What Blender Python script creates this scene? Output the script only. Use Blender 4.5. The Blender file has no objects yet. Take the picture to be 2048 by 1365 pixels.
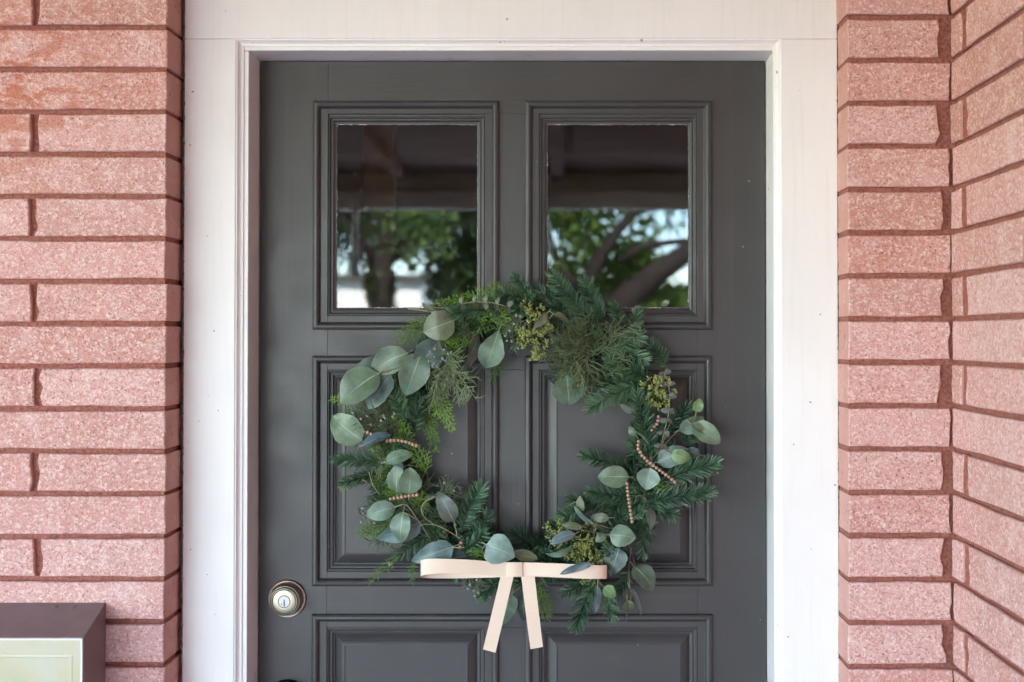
import bpy, math, random
from mathutils import Vector, Matrix, noise
random.seed(7)
scene = bpy.context.scene
R = math.radians

# ------------------------------------------------------------------ camera, sky, sun, exposure
F, Z0, CX, HZ, EYE, PITCH = 2350.0, 1.88, 1115.0, 675.0, 1.555, R(0.75)
CY = HZ - F * math.tan(PITCH)
cam_d = bpy.data.cameras.new('camera')
cam = bpy.data.objects.new('camera', cam_d)
scene.collection.objects.link(cam)
cam.location = (0, -Z0, EYE)
cam.rotation_euler = (R(90) + PITCH, 0, 0)
cam_d.sensor_width = 36.0
cam_d.lens = F / 2048 * 36
cam_d.shift_x = (1024 - CX) / 2048
cam_d.shift_y = (CY - 682.5) / 2048
cam_d.clip_start, cam_d.clip_end = 0.02, 500
cam_d.dof.use_dof = True
cam_d.dof.focus_distance = 1.95
cam_d.dof.aperture_fstop = 3.3
scene.camera = cam

SUN_EL, SUN_AZ = R(50), R(20)          # high, from behind the house, so the porch lies in shade
world = bpy.data.worlds.new('World')
scene.world = world
world.use_nodes = True
wn = world.node_tree
bg = wn.nodes['Background']
sky = wn.nodes.new('ShaderNodeTexSky')
sky.sky_type = 'NISHITA'
sky.sun_disc = False
sky.sun_elevation = SUN_EL
sky.sun_rotation = SUN_AZ
sky.dust_density = 0.0
sky.ozone_density = 4.0
wn.links.new(sky.outputs[0], bg.inputs[0])
bg.inputs[1].default_value = 0.15
sun_d = bpy.data.lights.new('sun', 'SUN')
sun_d.energy = 5.0
sun_d.angle = R(0.5)
sun_d.color = (1.0, 0.94, 0.87)
sun = bpy.data.objects.new('sun', sun_d)
scene.collection.objects.link(sun)
sv = Vector((math.sin(SUN_AZ) * math.cos(SUN_EL), math.cos(SUN_AZ) * math.cos(SUN_EL), math.sin(SUN_EL)))
sun.rotation_euler = sv.to_track_quat('Z', 'Y').to_euler()
sun.location = (0, 6, 9)
vs = scene.view_settings
vs.view_transform = 'Standard'
vs.look = 'None'
vs.gamma = 1
vs.use_curve_mapping = False
vs.exposure = 3.82
scene.cycles.max_bounces = 10
scene.cycles.diffuse_bounces = 6
scene.cycles.transparent_max_bounces = 12
scene.cycles.sample_clamp_indirect = 8

# ------------------------------------------------------------------ helpers
def P(px, py, y):
    """the place in the world, at depth y, that a pixel of the photograph shows"""
    a, b = (px - CX) / F, (CY - py) / F
    d = Vector((a, math.cos(PITCH) - b * math.sin(PITCH), math.sin(PITCH) + b * math.cos(PITCH)))
    return Vector((0, -Z0, EYE)) + d * ((y + Z0) / d.y)

WLOC = {}
def link(o, parent=None, loc=Vector()):
    scene.collection.objects.link(o)
    WLOC[o.name] = Vector(loc)
    if parent:
        o.parent = parent
        o.location = Vector(loc) - WLOC[parent.name]
    else:
        o.location = loc
    return o

def tag(o, label=None, cat=None, group=None, kind=None):
    for k, v in (('label', label), ('category', cat), ('group', group), ('kind', kind)):
        if v: o[k] = v
    return o

def thing(name, loc, label, cat, group=None):
    return tag(link(bpy.data.objects.new(name, None), None, Vector(loc)), label, cat, group)

def mk(name, verts, faces, mats, parent=None, smooth=False, midx=None, uvs=None, tint=None, kind=None):
    lo = Vector([min(v[i] for v in verts) for i in range(3)])
    hi = Vector([max(v[i] for v in verts) for i in range(3)])
    c = (lo + hi) / 2
    me = bpy.data.meshes.new(name)
    me.from_pydata([(v[0] - c.x, v[1] - c.y, v[2] - c.z) for v in verts], [], faces)
    for m in (mats if isinstance(mats, (list, tuple)) else [mats]):
        me.materials.append(m)
    if midx: me.polygons.foreach_set('material_index', midx)
    if smooth: me.polygons.foreach_set('use_smooth', [True] * len(me.polygons))
    if uvs:
        ul = me.uv_layers.new(name='UVMap')
        for lp in me.loops: ul.data[lp.index].uv = uvs[lp.vertex_index]
    if tint:
        at = me.attributes.new('tint', 'FLOAT', 'POINT')
        at.data.foreach_set('value', tint)
    me.update()
    o = link(bpy.data.objects.new(name, me), parent, c)
    if kind: o['kind'] = kind
    return o

def fix(o):
    import bmesh
    bm = bmesh.new(); bm.from_mesh(o.data)
    bmesh.ops.recalc_face_normals(bm, faces=bm.faces[:])
    bm.to_mesh(o.data); bm.free()
    return o

BF = [(0, 1, 3, 2), (4, 6, 7, 5), (0, 4, 5, 1), (2, 3, 7, 6), (0, 2, 6, 4), (1, 5, 7, 3)]
def box(name, x0, x1, y0, y1, z0, z1, mat, parent=None, bev=0.0, kind=None):
    vs_ = [(x, y, z) for x in (x0, x1) for y in (y0, y1) for z in (z0, z1)]
    o = fix(mk(name, vs_, BF, mat, parent, kind=kind))
    if bev:
        m = o.modifiers.new('bevel', 'BEVEL'); m.width = bev; m.segments = 3; m.limit_method = 'ANGLE'
        o.data.polygons.foreach_set('use_smooth', [True] * 6)
        m.harden_normals = True
    return o

class MB:
    def __init__(s): s.v, s.f, s.t = [], [], []
    def tube(s, pts, rads, n=5, tint=0.5, cap=True):
        pts = [Vector(p) for p in pts]
        if not isinstance(rads, (list, tuple)): rads = [rads] * len(pts)
        b = len(s.v); ref = Vector((0.3, -0.9, 0.31))
        for i, p in enumerate(pts):
            t = (pts[min(i + 1, len(pts) - 1)] - pts[max(i - 1, 0)]).normalized()
            u = t.cross(ref)
            if u.length < 1e-4: u = t.cross(Vector((1, 0, 0)))
            u.normalize(); w = t.cross(u)
            for k in range(n):
                a = 2 * math.pi * k / n
                s.v.append(p + (u * math.cos(a) + w * math.sin(a)) * rads[i]); s.t.append(tint)
        for i in range(len(pts) - 1):
            for k in range(n):
                s.f.append((b + i * n + k, b + i * n + (k + 1) % n, b + (i + 1) * n + (k + 1) % n, b + (i + 1) * n + k))
        if cap:
            s.f.append(tuple(b + k for k in range(n))[::-1]); e = b + (len(pts) - 1) * n
            s.f.append(tuple(e + k for k in range(n)))
    def poly(s, pts, tint=0.5):
        b = len(s.v)
        s.v += [Vector(p) for p in pts]; s.t += [tint] * len(pts)
        s.f.append(tuple(range(b, b + len(pts))))
    def build(s, name, mat, parent=None, smooth=True, kind=None):
        return mk(name, s.v, s.f, mat, parent, smooth, tint=s.t, kind=kind)

def lathe(name, prof, c, axis, mat, parent, n=40, cap=True):
    """prof: (radius, distance along axis)"""
    axis = Vector(axis).normalized(); u = axis.orthogonal().normalized(); w = axis.cross(u)
    v, f = [], []
    for r, h in prof:
        for k in range(n):
            a = 2 * math.pi * k / n
            v.append(Vector(c) + axis * h + (u * math.cos(a) + w * math.sin(a)) * r)
    for i in range(len(prof) - 1):
        for k in range(n):
            f.append((i * n + k, i * n + (k + 1) % n, (i + 1) * n + (k + 1) % n, (i + 1) * n + k))
    if cap: f.append(tuple((len(prof) - 1) * n + k for k in range(n)))
    o = mk(name, v, f, mat, parent, True)
    m = o.modifiers.new('edge', 'EDGE_SPLIT'); m.split_angle = R(38)
    return o

# ------------------------------------------------------------------ materials
class NT:
    def __init__(s, name):
        s.m = bpy.data.materials.new(name); s.m.use_nodes = True
        s.t = s.m.node_tree; s.n = s.t.nodes; s.b = s.n['Principled BSDF']
        s.geo = s.n.new('ShaderNodeNewGeometry')
    def node(s, ty, **kw):
        nd = s.n.new(ty)
        for k, v in kw.items():
            if hasattr(nd, k) and not k.startswith('i_'): setattr(nd, k, v)
        return nd
    def val(s, sock, v):
        if hasattr(v, 'is_output') or isinstance(v, bpy.types.NodeSocket): s.t.links.new(v, sock)
        else: sock.default_value = v
    def noise(s, scale, detail=4, rough=0.55, vec=None, dist=0.0):
        nd = s.n.new('ShaderNodeTexNoise')
        nd.inputs['Scale'].default_value = scale; nd.inputs['Detail'].default_value = detail
        nd.inputs['Roughness'].default_value = rough; nd.inputs['Distortion'].default_value = dist
        s.t.links.new(vec or s.geo.outputs['Position'], nd.inputs['Vector'])
        return nd.outputs['Fac']
    def voro(s, scale, out='Distance', vec=None):
        nd = s.n.new('ShaderNodeTexVoronoi'); nd.inputs['Scale'].default_value = scale
        s.t.links.new(vec or s.geo.outputs['Position'], nd.inputs['Vector'])
        return nd.outputs[out]
    def scaled(s, sc, vec=None):
        nd = s.n.new('ShaderNodeVectorMath'); nd.operation = 'MULTIPLY'
        s.t.links.new(vec or s.geo.outputs['Position'], nd.inputs[0]); nd.inputs[1].default_value = sc
        return nd.outputs[0]
    def ramp(s, fac, stops):
        nd = s.n.new('ShaderNodeValToRGB'); cr = nd.color_ramp
        while len(cr.elements) < len(stops): cr.elements.new(0.5)
        for e, (p, c) in zip(cr.elements, stops):
            e.position = p; e.color = (c, c, c, 1) if isinstance(c, (int, float)) else (*c, 1)
        s.t.links.new(fac, nd.inputs[0])
        return nd.outputs[0]
    def mix(s, fac, a, b, mode='MIX'):
        nd = s.n.new('ShaderNodeMix'); nd.data_type = 'RGBA'; nd.blend_type = mode
        s.val(nd.inputs[0], fac)
        for i, c in ((6, a), (7, b)):
            s.val(nd.inputs[i], (*c, 1) if isinstance(c, tuple) else c)
        return nd.outputs[2]
    def math(s, op, a, b=0.5, clamp=False):
        nd = s.n.new('ShaderNodeMath'); nd.operation = op; nd.use_clamp = clamp
        s.val(nd.inputs[0], a); s.val(nd.inputs[1], b)
        return nd.outputs[0]
    def bump(s, h, strength=0.3, dist=0.001, prev=None):
        nd = s.n.new('ShaderNodeBump'); nd.inputs['Strength'].default_value = strength
        nd.inputs['Distance'].default_value = dist
        s.t.links.new(h, nd.inputs['Height'])
        if prev: s.t.links.new(prev, nd.inputs['Normal'])
        return nd.outputs[0]
    def out(s, col=None, rough=None, normal=None, spec=None, metal=None):
        for nm, v in (('Base Color', col), ('Roughness', rough), ('Normal', normal), ('Specular IOR Level', spec), ('Metallic', metal)):
            if v is None: continue
            s.val(s.b.inputs[nm], (*v, 1) if isinstance(v, tuple) else v)
        return s.m

def plain(name, col, rough=0.6, spec=0.5, metal=0.0, var=0.15, nscale=20, bump=0.0, bscale=300):
    s = NT(name)
    n = s.noise(nscale)
    lo, hi = tuple(c * (1 - var) for c in col), tuple(min(1, c * (1 + var)) for c in col)
    nrm = s.bump(s.noise(bscale), bump, 0.001) if bump else None
    return s.out(s.ramp(n, [(0.3, lo), (0.7, hi)]), rough, nrm, spec, metal)

def brick_material():
    s = NT('rough_brick')
    oi = s.node('ShaderNodeObjectInfo')
    warp = s.n.new('ShaderNodeVectorMath'); warp.operation = 'MULTIPLY_ADD'
    nz = s.n.new('ShaderNodeTexNoise'); nz.inputs['Scale'].default_value = 260
    s.t.links.new(s.geo.outputs['Position'], nz.inputs['Vector'])
    s.t.links.new(nz.outputs['Color'], warp.inputs[0]); warp.inputs[1].default_value = (.004,) * 3
    s.t.links.new(s.geo.outputs['Position'], warp.inputs[2])
    wp = warp.outputs[0]
    cell = s.voro(285, 'Color', wp)                       # mineral grains a few millimetres across
    sep = s.n.new('ShaderNodeSeparateColor'); s.t.links.new(cell, sep.inputs[0])
    base = s.ramp(s.noise(9, 5), [(0.3, (.555, .235, .192)), (0.7, (.645, .325, .282))])
    base = s.mix(s.math('MULTIPLY', oi.outputs['Random'], 0.8), base, (.47, .225, .175))
    base = s.mix(s.math('MULTIPLY', s.math('FRACT', s.math('MULTIPLY', oi.outputs['Random'], 7.31), 0), .85), base, (.66, .385, .35))
    grain = s.ramp(sep.outputs[0], [(0.45, 0.0), (1.0, 0.66)])
    col = s.mix(grain, base, (.83, .63, .585))
    col = s.mix(s.ramp(sep.outputs[1], [(0.70, 0.0), (1.0, 0.5)]), col, (.47, .18, .14))
    pit = s.ramp(s.noise(250, 3, .6), [(0.33, 1.0), (0.41, 0.0)])
    col = s.mix(s.math('MULTIPLY', pit, 0.75), col, (.20, .085, .07))
    patch = s.ramp(s.noise(23, 4), [(0.52, 0.0), (0.75, 0.35)])
    col = s.mix(patch, col, (.79, .59, .555))
    # rusty smear of old mortar wash, upper left of the wall
    dv = s.n.new('ShaderNodeVectorMath'); dv.operation = 'DISTANCE'
    s.t.links.new(s.geo.outputs['Position'], dv.inputs[0]); dv.inputs[1].default_value = (-.87, 0, 1.96)
    near = s.ramp(dv.outputs['Value'], [(0.03, 1.0), (0.22, 0.0)])
    smear = s.ramp(s.noise(17, 3, .5, s.scaled((1, 1, 2.2)), 1.2), [(0.50, 0.0), (0.58, 1.0)])
    col = s.mix(s.math('MULTIPLY', s.math('MULTIPLY', near, smear), .8), col, (.46, .14, .07))
    h = s.math('ADD', s.voro(285, 'Distance', wp), s.math('MULTIPLY', s.noise(120, 5, .7), 1.5))
    big = s.ramp(s.noise(52, 3, .6), [(0.26, 1.0), (0.33, 0.0)])
    col = s.mix(s.math('MULTIPLY', big, .35), col, (.38, .17, .13))
    h = s.math('SUBTRACT', h, s.math('MULTIPLY', pit, 0.8))
    h = s.math('ADD', h, s.math('MULTIPLY', s.noise(34, 4, .6), 2.2))
    h = s.math('SUBTRACT', h, s.math('MULTIPLY', big, 1.6))
    nrm = s.bump(h, 0.55, 0.0022)
    return s.out(col, 0.85, nrm, 0.3)

def smooth_brick_material():
    s = NT('cut_brick_end')
    base = s.ramp(s.noise(14, 5), [(0.3, (.50, .25, .205)), (0.7, (.58, .315, .27))])
    pit = s.ramp(s.noise(160, 2, .6), [(0.28, 1.0), (0.34, 0.0)])
    col = s.mix(pit, base, (.16, .07, .06))
    col = s.mix(s.ramp(s.noise(40, 5, .6), [(0.62, 0.0), (0.75, 0.5)]), col, (.72, .55, .5))
    return s.out(col, 0.85, s.bump(s.noise(220, 4), 0.25, 0.001), 0.3)

def mortar_material():
    s = NT('red_mortar')
    col = s.ramp(s.noise(190, 5, .7), [(0.36, (.27, .085, .062)), (0.70, (.52, .215, .165))])
    col = s.mix(s.ramp(s.noise(35, 4), [(0.62, 0.0), (0.76, 0.55)]), col, (.11, .06, .055))
    return s.out(col, 0.95, s.bump(s.noise(140, 6, .75), 1.0, 0.005), 0.2)

def paint_white():
    s = NT('white_paint')
    col = s.ramp(s.noise(6, 4), [(0.3, (.775, .738, .715)), (0.7, (.815, .785, .768))])
    streak = s.noise(3, 4, .6, s.scaled((30, 30, 1.5)))
    col = s.mix(s.ramp(streak, [(0.52, 0.0), (0.78, 0.5)]), col, (.72, .67, .62))
    speck = s.ramp(s.noise(75, 2, .5), [(0.235, 1.0), (0.26, 0.0)])
    col = s.mix(s.math('MULTIPLY', speck, .8), col, (.22, .17, .13))
    h = s.math('ADD', s.noise(4, 5, .6, s.scaled((70, 70, 3))), s.math('MULTIPLY', s.noise(38, 3), .6))
    return s.out(col, 0.42, s.bump(h, 0.16, 0.0016), 0.5)

def paint_door(name, stretch):
    s = NT(name)
    col = s.ramp(s.noise(7, 4), [(0.3, (.039, .0355, .035)), (0.7, (.047, .043, .0425))])
    worn = s.ramp(s.noise(5, 6, .7, s.scaled((stretch[0] * .12, 6, stretch[2] * .12))), [(0.55, 0.0), (0.74, 0.65)])
    col = s.mix(worn, col, (.070, .054, .047))
    speck = s.ramp(s.noise(95, 1, .5), [(0.165, 1.0), (0.185, 0.0)])
    col = s.mix(s.math('MULTIPLY', speck, .6), col, (.4, .38, .36))
    h = s.math('ADD', s.noise(3.5, 6, .65, s.scaled(stretch)), s.math('MULTIPLY', s.noise(60, 3), .5))
    rough = s.ramp(s.noise(12, 4), [(0.3, 0.34), (0.7, 0.48)])
    return s.out(col, rough, s.bump(h, 0.22, 0.0012), 0.5)

def glass_material():
    s = NT('window_glass')
    s.n.remove(s.b)
    tr = s.n.new('ShaderNodeBsdfTransparent'); gl = s.n.new('ShaderNodeBsdfGlossy')
    tr.inputs[0].default_value = (.93, .95, .94, 1); gl.inputs['Roughness'].default_value = 0.0
    fr = s.n.new('ShaderNodeFresnel'); fr.inputs[0].default_value = 1.62
    nb = s.bump(s.noise(6, 2), 0.02, 0.002)
    s.t.links.new(nb, gl.inputs['Normal'])
    mx = s.n.new('ShaderNodeMixShader')
    s.t.links.new(fr.outputs[0], mx.inputs[0]); s.t.links.new(tr.outputs[0], mx.inputs[1]); s.t.links.new(gl.outputs[0], mx.inputs[2])
    dust = s.n.new('ShaderNodeBsdfDiffuse'); dust.inputs[0].default_value = (.6, .6, .62, 1)
    m2 = s.n.new('ShaderNodeMixShader')
    d = s.math('MULTIPLY', s.ramp(s.noise(9, 6, .7), [(0.45, 0.0), (0.8, 1.0)]), 0.010)
    sp = s.math('MULTIPLY', s.ramp(s.noise(140, 2), [(0.205, 1.0), (0.225, 0.0)]), 0.35)
    s.t.links.new(s.math('ADD', d, sp), m2.inputs[0])
    s.t.links.new(mx.outputs[0], m2.inputs[1]); s.t.links.new(dust.outputs[0], m2.inputs[2])
    s.t.links.new(m2.outputs[0], s.n['Material Output'].inputs[0])
    return s.m

def leaf_material():
    s = NT('eucalyptus_leaf')
    oi = s.node('ShaderNodeObjectInfo')
    uv = s.node('ShaderNodeTexCoord').outputs['UV']
    sx = s.n.new('ShaderNodeSeparateXYZ'); s.t.links.new(uv, sx.inputs[0])
    v = s.math('ABSOLUTE', s.math('SUBTRACT', sx.outputs[1], 0.5))
    width = s.math('MULTIPLY_ADD', sx.outputs[0], -0.022)
    wn_ = width.node; wn_.inputs[2].default_value = 0.025
    mid = s.math('LESS_THAN', v, width)
    # side veins sweep forward from the midrib
    ph = s.math('SUBTRACT', s.math('MULTIPLY', sx.outputs[0], 9.0), s.math('MULTIPLY', v, 7.0))
    vein = s.ramp(s.math('FRACT', ph, 0), [(0.0, 0.13), (0.08, 0.0), (0.93, 0.0), (1.0, 0.13)])
    col = oi.outputs['Color']
    mott = s.ramp(s.noise(70, 5, .65), [(0.3, 0.66), (0.7, 1.25)])
    col = s.mix(1.0, col, mott, 'MULTIPLY')
    blot = s.ramp(s.noise(150, 3, .6), [(0.27, 0.55), (0.34, 0.0)])
    col = s.mix(blot, col, (.07, .085, .05))
    bloom = s.ramp(s.noise(30, 3), [(0.45, 0.0), (0.75, 0.22)])
    col = s.mix(bloom, col, (.24, .30, .275))
    edge = s.ramp(v, [(0.465, 0.0), (0.5, 0.35)])
    col = s.mix(edge, col, (.26, .27, .17))
    col = s.mix(vein, col, (.26, .33, .22))
    col = s.mix(s.math('MULTIPLY', mid, .6), col, (.33, .40, .26))
    h = s.math('SUBTRACT', s.noise(60, 3), s.math('MULTIPLY', mid, .7))
    s.b.inputs['Subsurface Weight'].default_value = 0.0
    return s.out(col, 0.42, s.bump(h, 0.3, 0.001), 0.5)

def tint_material(name, lo, hi, rough=0.5, spec=0.4):
    s = NT(name)
    at = s.node('ShaderNodeAttribute'); at.attribute_name = 'tint'
    oi = s.node('ShaderNodeObjectInfo')
    f = s.math('ADD', at.outputs['Fac'], s.math('MULTIPLY', s.math('SUBTRACT', oi.outputs['Random'], .5), .35), True)
    return s.out(s.ramp(f, [(0.0, lo), (1.0, hi)]), rough, None, spec)

M = dict(
    brick=brick_material(), brick_end=smooth_brick_material(), mortar=mortar_material(), white=paint_white(),
    stile=paint_door('grey_paint_upright_grain', (90, 90, 3)), rail=paint_door('grey_paint_level_grain', (3, 90, 90)),
    mould=paint_door('grey_paint_moulding', (22, 22, 22)), glass=glass_material(), leaf=leaf_material(),
    bronze=plain('aged_bronze', (.52, .43, .37), .38, .5, 1.0, .2, 60), nickel=plain('satin_nickel', (.44, .41, .29), .42, .5, 1.0, .05, 40),
    steel=plain('plug_steel', (.33, .33, .34), .33, .5, 1.0, .05), dark=plain('hollow_shade', (.01, .01, .01), .8),
    darkbronze=plain('dark_bronze', (.06, .05, .048), .35, .5, 1.0, .2, 60),
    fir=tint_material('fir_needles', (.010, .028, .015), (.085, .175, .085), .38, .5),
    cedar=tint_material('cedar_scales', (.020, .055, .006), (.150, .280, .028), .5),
    juniper=tint_material('juniper_scales', (.045, .075, .030), (.165, .205, .105), .55),
    brownjuniper=tint_material('drying_juniper', (.048, .056, .022), (.185, .215, .095), .6),
    seed=tint_material('seed_capsules', (.10, .125, .022), (.36, .39, .125), .5),
    berry=plain('bloomed_berry', (.20, .215, .205), .6, .4, 0, .5, 260), twig=tint_material('red_twig', (.09, .045, .032), (.24, .22, .12), .6),
    bark=plain('bark', (.022, .016, .013), .9, .3, 0, .5, 30, .8, 40),
    bead=plain('wooden_bead', (.43, .245, .18), .55, .4, 0, .22, 120, .1, 500),
    veneer=None, boxmetal=plain('brown_sheet_metal', (.185, .125, .125), .38, .5, 0, .10, 30, .08, 60),
    concrete=plain('concrete', (.33, .31, .32), .9, .3, 0, .15, 3, .3, 80),
    lawn=plain('lawn', (.11, .115, .055), .95, .2, 0, .4, 3, .8, 60), paving=plain('pale_paving', (.40, .39, .40), .9, .3, 0, .15, 3, .3, 60),
    ceiling=plain('stained_boards', (.33, .20, .16), .7, .2, 0, .3, 6, .2, 40), offwhite=plain('cream_paint', (.78, .76, .71), .5, .5, 0, .05, 6),
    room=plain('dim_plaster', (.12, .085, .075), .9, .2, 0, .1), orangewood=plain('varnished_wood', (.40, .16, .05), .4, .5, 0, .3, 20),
    treeleaf=tint_material('tree_leaves', (.035, .065, .014), (.170, .270, .050), .38, .6),
    darkleaf=tint_material('shade_leaves', (.014, .030, .011), (.065, .105, .026), .38, .6),
    roofing=plain('roofing_felt', (.09, .085, .08), .9),
)
def veneer_material():
    s = NT('wood_veneer')
    g = s.noise(4, 6, .65, s.scaled((3, 60, 160)))
    col = s.ramp(g, [(0.3, (.70, .53, .40)), (0.7, (.735, .57, .445))])
    return s.out(col, 0.5, s.bump(g, 0.1, 0.0005), 0.4)
M['veneer'] = veneer_material()

def mottled_panel():
    s = NT('pale_panel')
    col = s.ramp(s.noise(7, 4, .55, None, .9), [(0.28, (.42, .41, .25)), (0.5, (.50, .44, .28)), (0.72, (.50, .48, .39))])  # mottled tones stand for streaky reflections on the glossy front
    return s.out(col, 0.22, s.bump(s.noise(14, 4), .05, .002), 0.5)
M['panel'] = mottled_panel()

# ------------------------------------------------------------------ setting: ground, porch, house shell
ground = box('ground', -45, 45, -90, 40, -0.5, -0.15, M['lawn'], kind='structure')
box('bounce_paving', -8, 6, -8.0, -4.3, -0.15 + .004 - .02, -0.146, M['paving'], kind='structure')  # unseen paving, added to bounce neutral light into the porch
box('porch_floor', -4.5, 4.5, -4.2, 0.30, -0.20, 0.0, M['concrete'], kind='structure')
CEIL = 2.42
box('porch_ceiling', -4.5, 4.5, -4.0, 0.0, CEIL, CEIL + 0.02, M['ceiling'], kind='structure')
box('porch_roof', -4.6, 5, -4.25, 0.0, CEIL + 0.03, CEIL + 0.20, M['roofing'], kind='structure')
box('roof', -5, 5, -.2, 5.4, CEIL + 0.21, CEIL + 0.40, M['roofing'], kind='structure')
for i, x in enumerate((-4.0, -3.2, -2.4, -1.6, -0.8, 0.0, 0.8, 1.6, 2.4, 3.2)):
    box('ceiling_joist', x - .03, x + .03, -3.86, -.004, CEIL - .055, CEIL - .001, M['ceiling'], kind='structure')
t = thing('porch_beam', (0, -3.95, 2.24), 'cream painted beam along the outer edge of the porch roof', 'beam')
box('beam_board', -4.4, 4.4, -4.0, -3.88, 2.225, 2.31, M['offwhite'], t, .004)
box('fascia_board', -4.4, 4.4, -4.03, -4.002, 2.26, 2.52, M['offwhite'], t, .004)
t = thing('hanging_pipe', (-1.06, -3.94, 1.87), 'short grey pipe hanging from the porch beam, reflected in the left pane', 'pipe')
tb = MB(); tb.tube([(-1.06, -3.94, 2.224), (-1.06, -3.94, 1.87)], .019, 14, .5); tb.build('tube', M['offwhite'], t)
box('bracket', -1.10, -1.02, -3.975, -3.905, 2.2245, 2.2248, M['offwhite'], t)
# house shell behind the brick face
box('house_wall', -4.6, -1.70, 0.02, 0.30, -0.1, CEIL + .205, M['mortar'], kind='structure')
box('house_wall', 0.66, 4.6, 0.02, 0.30, -0.1, CEIL + .205, M['mortar'], kind='structure')
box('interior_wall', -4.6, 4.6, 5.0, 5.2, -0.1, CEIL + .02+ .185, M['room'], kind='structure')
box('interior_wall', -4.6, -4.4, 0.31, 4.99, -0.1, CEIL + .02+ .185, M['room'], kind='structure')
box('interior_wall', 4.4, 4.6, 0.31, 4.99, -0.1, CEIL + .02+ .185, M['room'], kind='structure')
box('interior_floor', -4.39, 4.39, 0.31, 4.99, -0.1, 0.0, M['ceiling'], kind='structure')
t = thing('interior_casing', (-.6, 1.4, 0), 'varnished wooden casing dimly seen inside through the left pane', 'door casing')
box('casing_board', -.545, -.455, 1.40, 1.43, 0.0, 2.2, M['orangewood'], t, .003)

# ------------------------------------------------------------------ brickwork
def brick(parent, u0, u1, z0, z1, place, end0='cut', end1='cut', depth=0.09, jig=0.0009):
    """place(u, z, d): d is the depth into the wall"""
    def ends(kind):
        return {'cut': 0.0007, 'soft': 0.0022, 'rough': 0.0042}[kind]
    n, m = 5, 4
    pts = []
    for i in range(n): pts.append([u0 + (u1 - u0) * i / n, z0, 0, 1])
    for i in range(m): pts.append([u1, z0 + (z1 - z0) * i / m, 1, 0])
    for i in range(n): pts.append([u1 - (u1 - u0) * i / n, z1, 0, 1])
    for i in range(m): pts.append([u0, z1 - (z1 - z0) * i / m, 1, 0])
    out = []
    e0, e1 = ends(end0), ends(end1)
    for u, z, a, b in pts:
        e = e0 if abs(u - u0) < 1e-6 else e1 if abs(u - u1) < 1e-6 else 0
        out.append((u + random.uniform(-1, 1) * (e or 0), z + random.uniform(-1, 1) * jig))
    uc, zc = (u0 + u1) / 2, (z0 + z1) / 2
    ins = 0.0016
    k = len(out)
    tilt = random.uniform(-.0012, .0012)
    verts, faces, mi = [], [], []
    for u, z in out:
        su, sz = (1 - 2 * ins / (u1 - u0)), (1 - 2 * ins / (z1 - z0))
        verts.append(place(uc + (u - uc) * su, zc + (z - zc) * sz, random.uniform(0, .0009) + tilt))
    for u, z in out: verts.append(place(u, z, 0.0022 + random.uniform(0, .0008) + tilt))
    for u, z in out: verts.append(place(u, z, depth))
    faces.append(tuple(range(k))); mi.append(0)
    for i in range(k):
        j = (i + 1) % k
        faces.append((i, j, k + j, k + i)[::-1]); mi.append(0)
        faces.append((k + i, k + j, 2 * k + j, 2 * k + i)[::-1]); mi.append(1)
    o = mk('brick', verts, faces, [M['brick'], M['brick_end']], parent, midx=mi)
    return fix(o)

JT = 0.0082
front = lambda u, z, d: (u, d, z)
def zline(px, p0, p1, n):
    a, b = P(px, p0, 0).z, P(px, p1, 0).z
    return a, (a - b) / n

# left wall
XL = P(333, 600, 0).x
zt, pitch = zline(200, 54.5, 1330, 15)
WL = thing('brick_wall', (-1.2, 0, 0), 'pink rough faced brick wall left of the door, behind the brown box', 'brick wall')
LB = 0.284
JX = [P(x, 600, 0).x for x in (72, 72, 70, 73, 72, 73, 80, 70)]
xend = -1.68
mk_z0, mk_z1 = 0.0, CEIL - .004
box('mortar', xend, XL - .0056, 0.0095, 0.30, mk_z0, mk_z1, M['mortar'], WL)
def course_run(parent, x_right, first, x_left, za, zb):
    x, ln = x_right, first
    while x - JT > x_left:
        xl = max(x_left, x - ln)
        if x - xl > .02:
            brick(parent, xl, x, za, zb, front, 'rough' if xl > x_left + .001 else 'cut', 'cut' if x == x_right else 'soft')
        x = xl - JT * 1.35; ln = LB
kmin = -int((CEIL - zt) / pitch) - 1
for k in range(-9, 27):
    z1 = zt - k * pitch - JT / 2; z0 = zt - (k + 1) * pitch + JT / 2
    if z1 > CEIL - .006 or z0 < 0.006: continue
    joint = k in (-1, 2, 4, 6, 8, 10, 12, 14, 16, 18, 20, 22, 24, -3, -5)
    xr = XL + random.uniform(-.0024, .0010)
    if joint:
        jx = JX[(k // 2) % len(JX)] + random.uniform(-.006, .006)
        course_run(WL, xr, xr - jx - JT * .65, xend, z0, z1)
    else:
        course_run(WL, xr, LB + random.uniform(.022, .03) if k in (0, 1) else LB + .012, xend, z0, z1)

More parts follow.
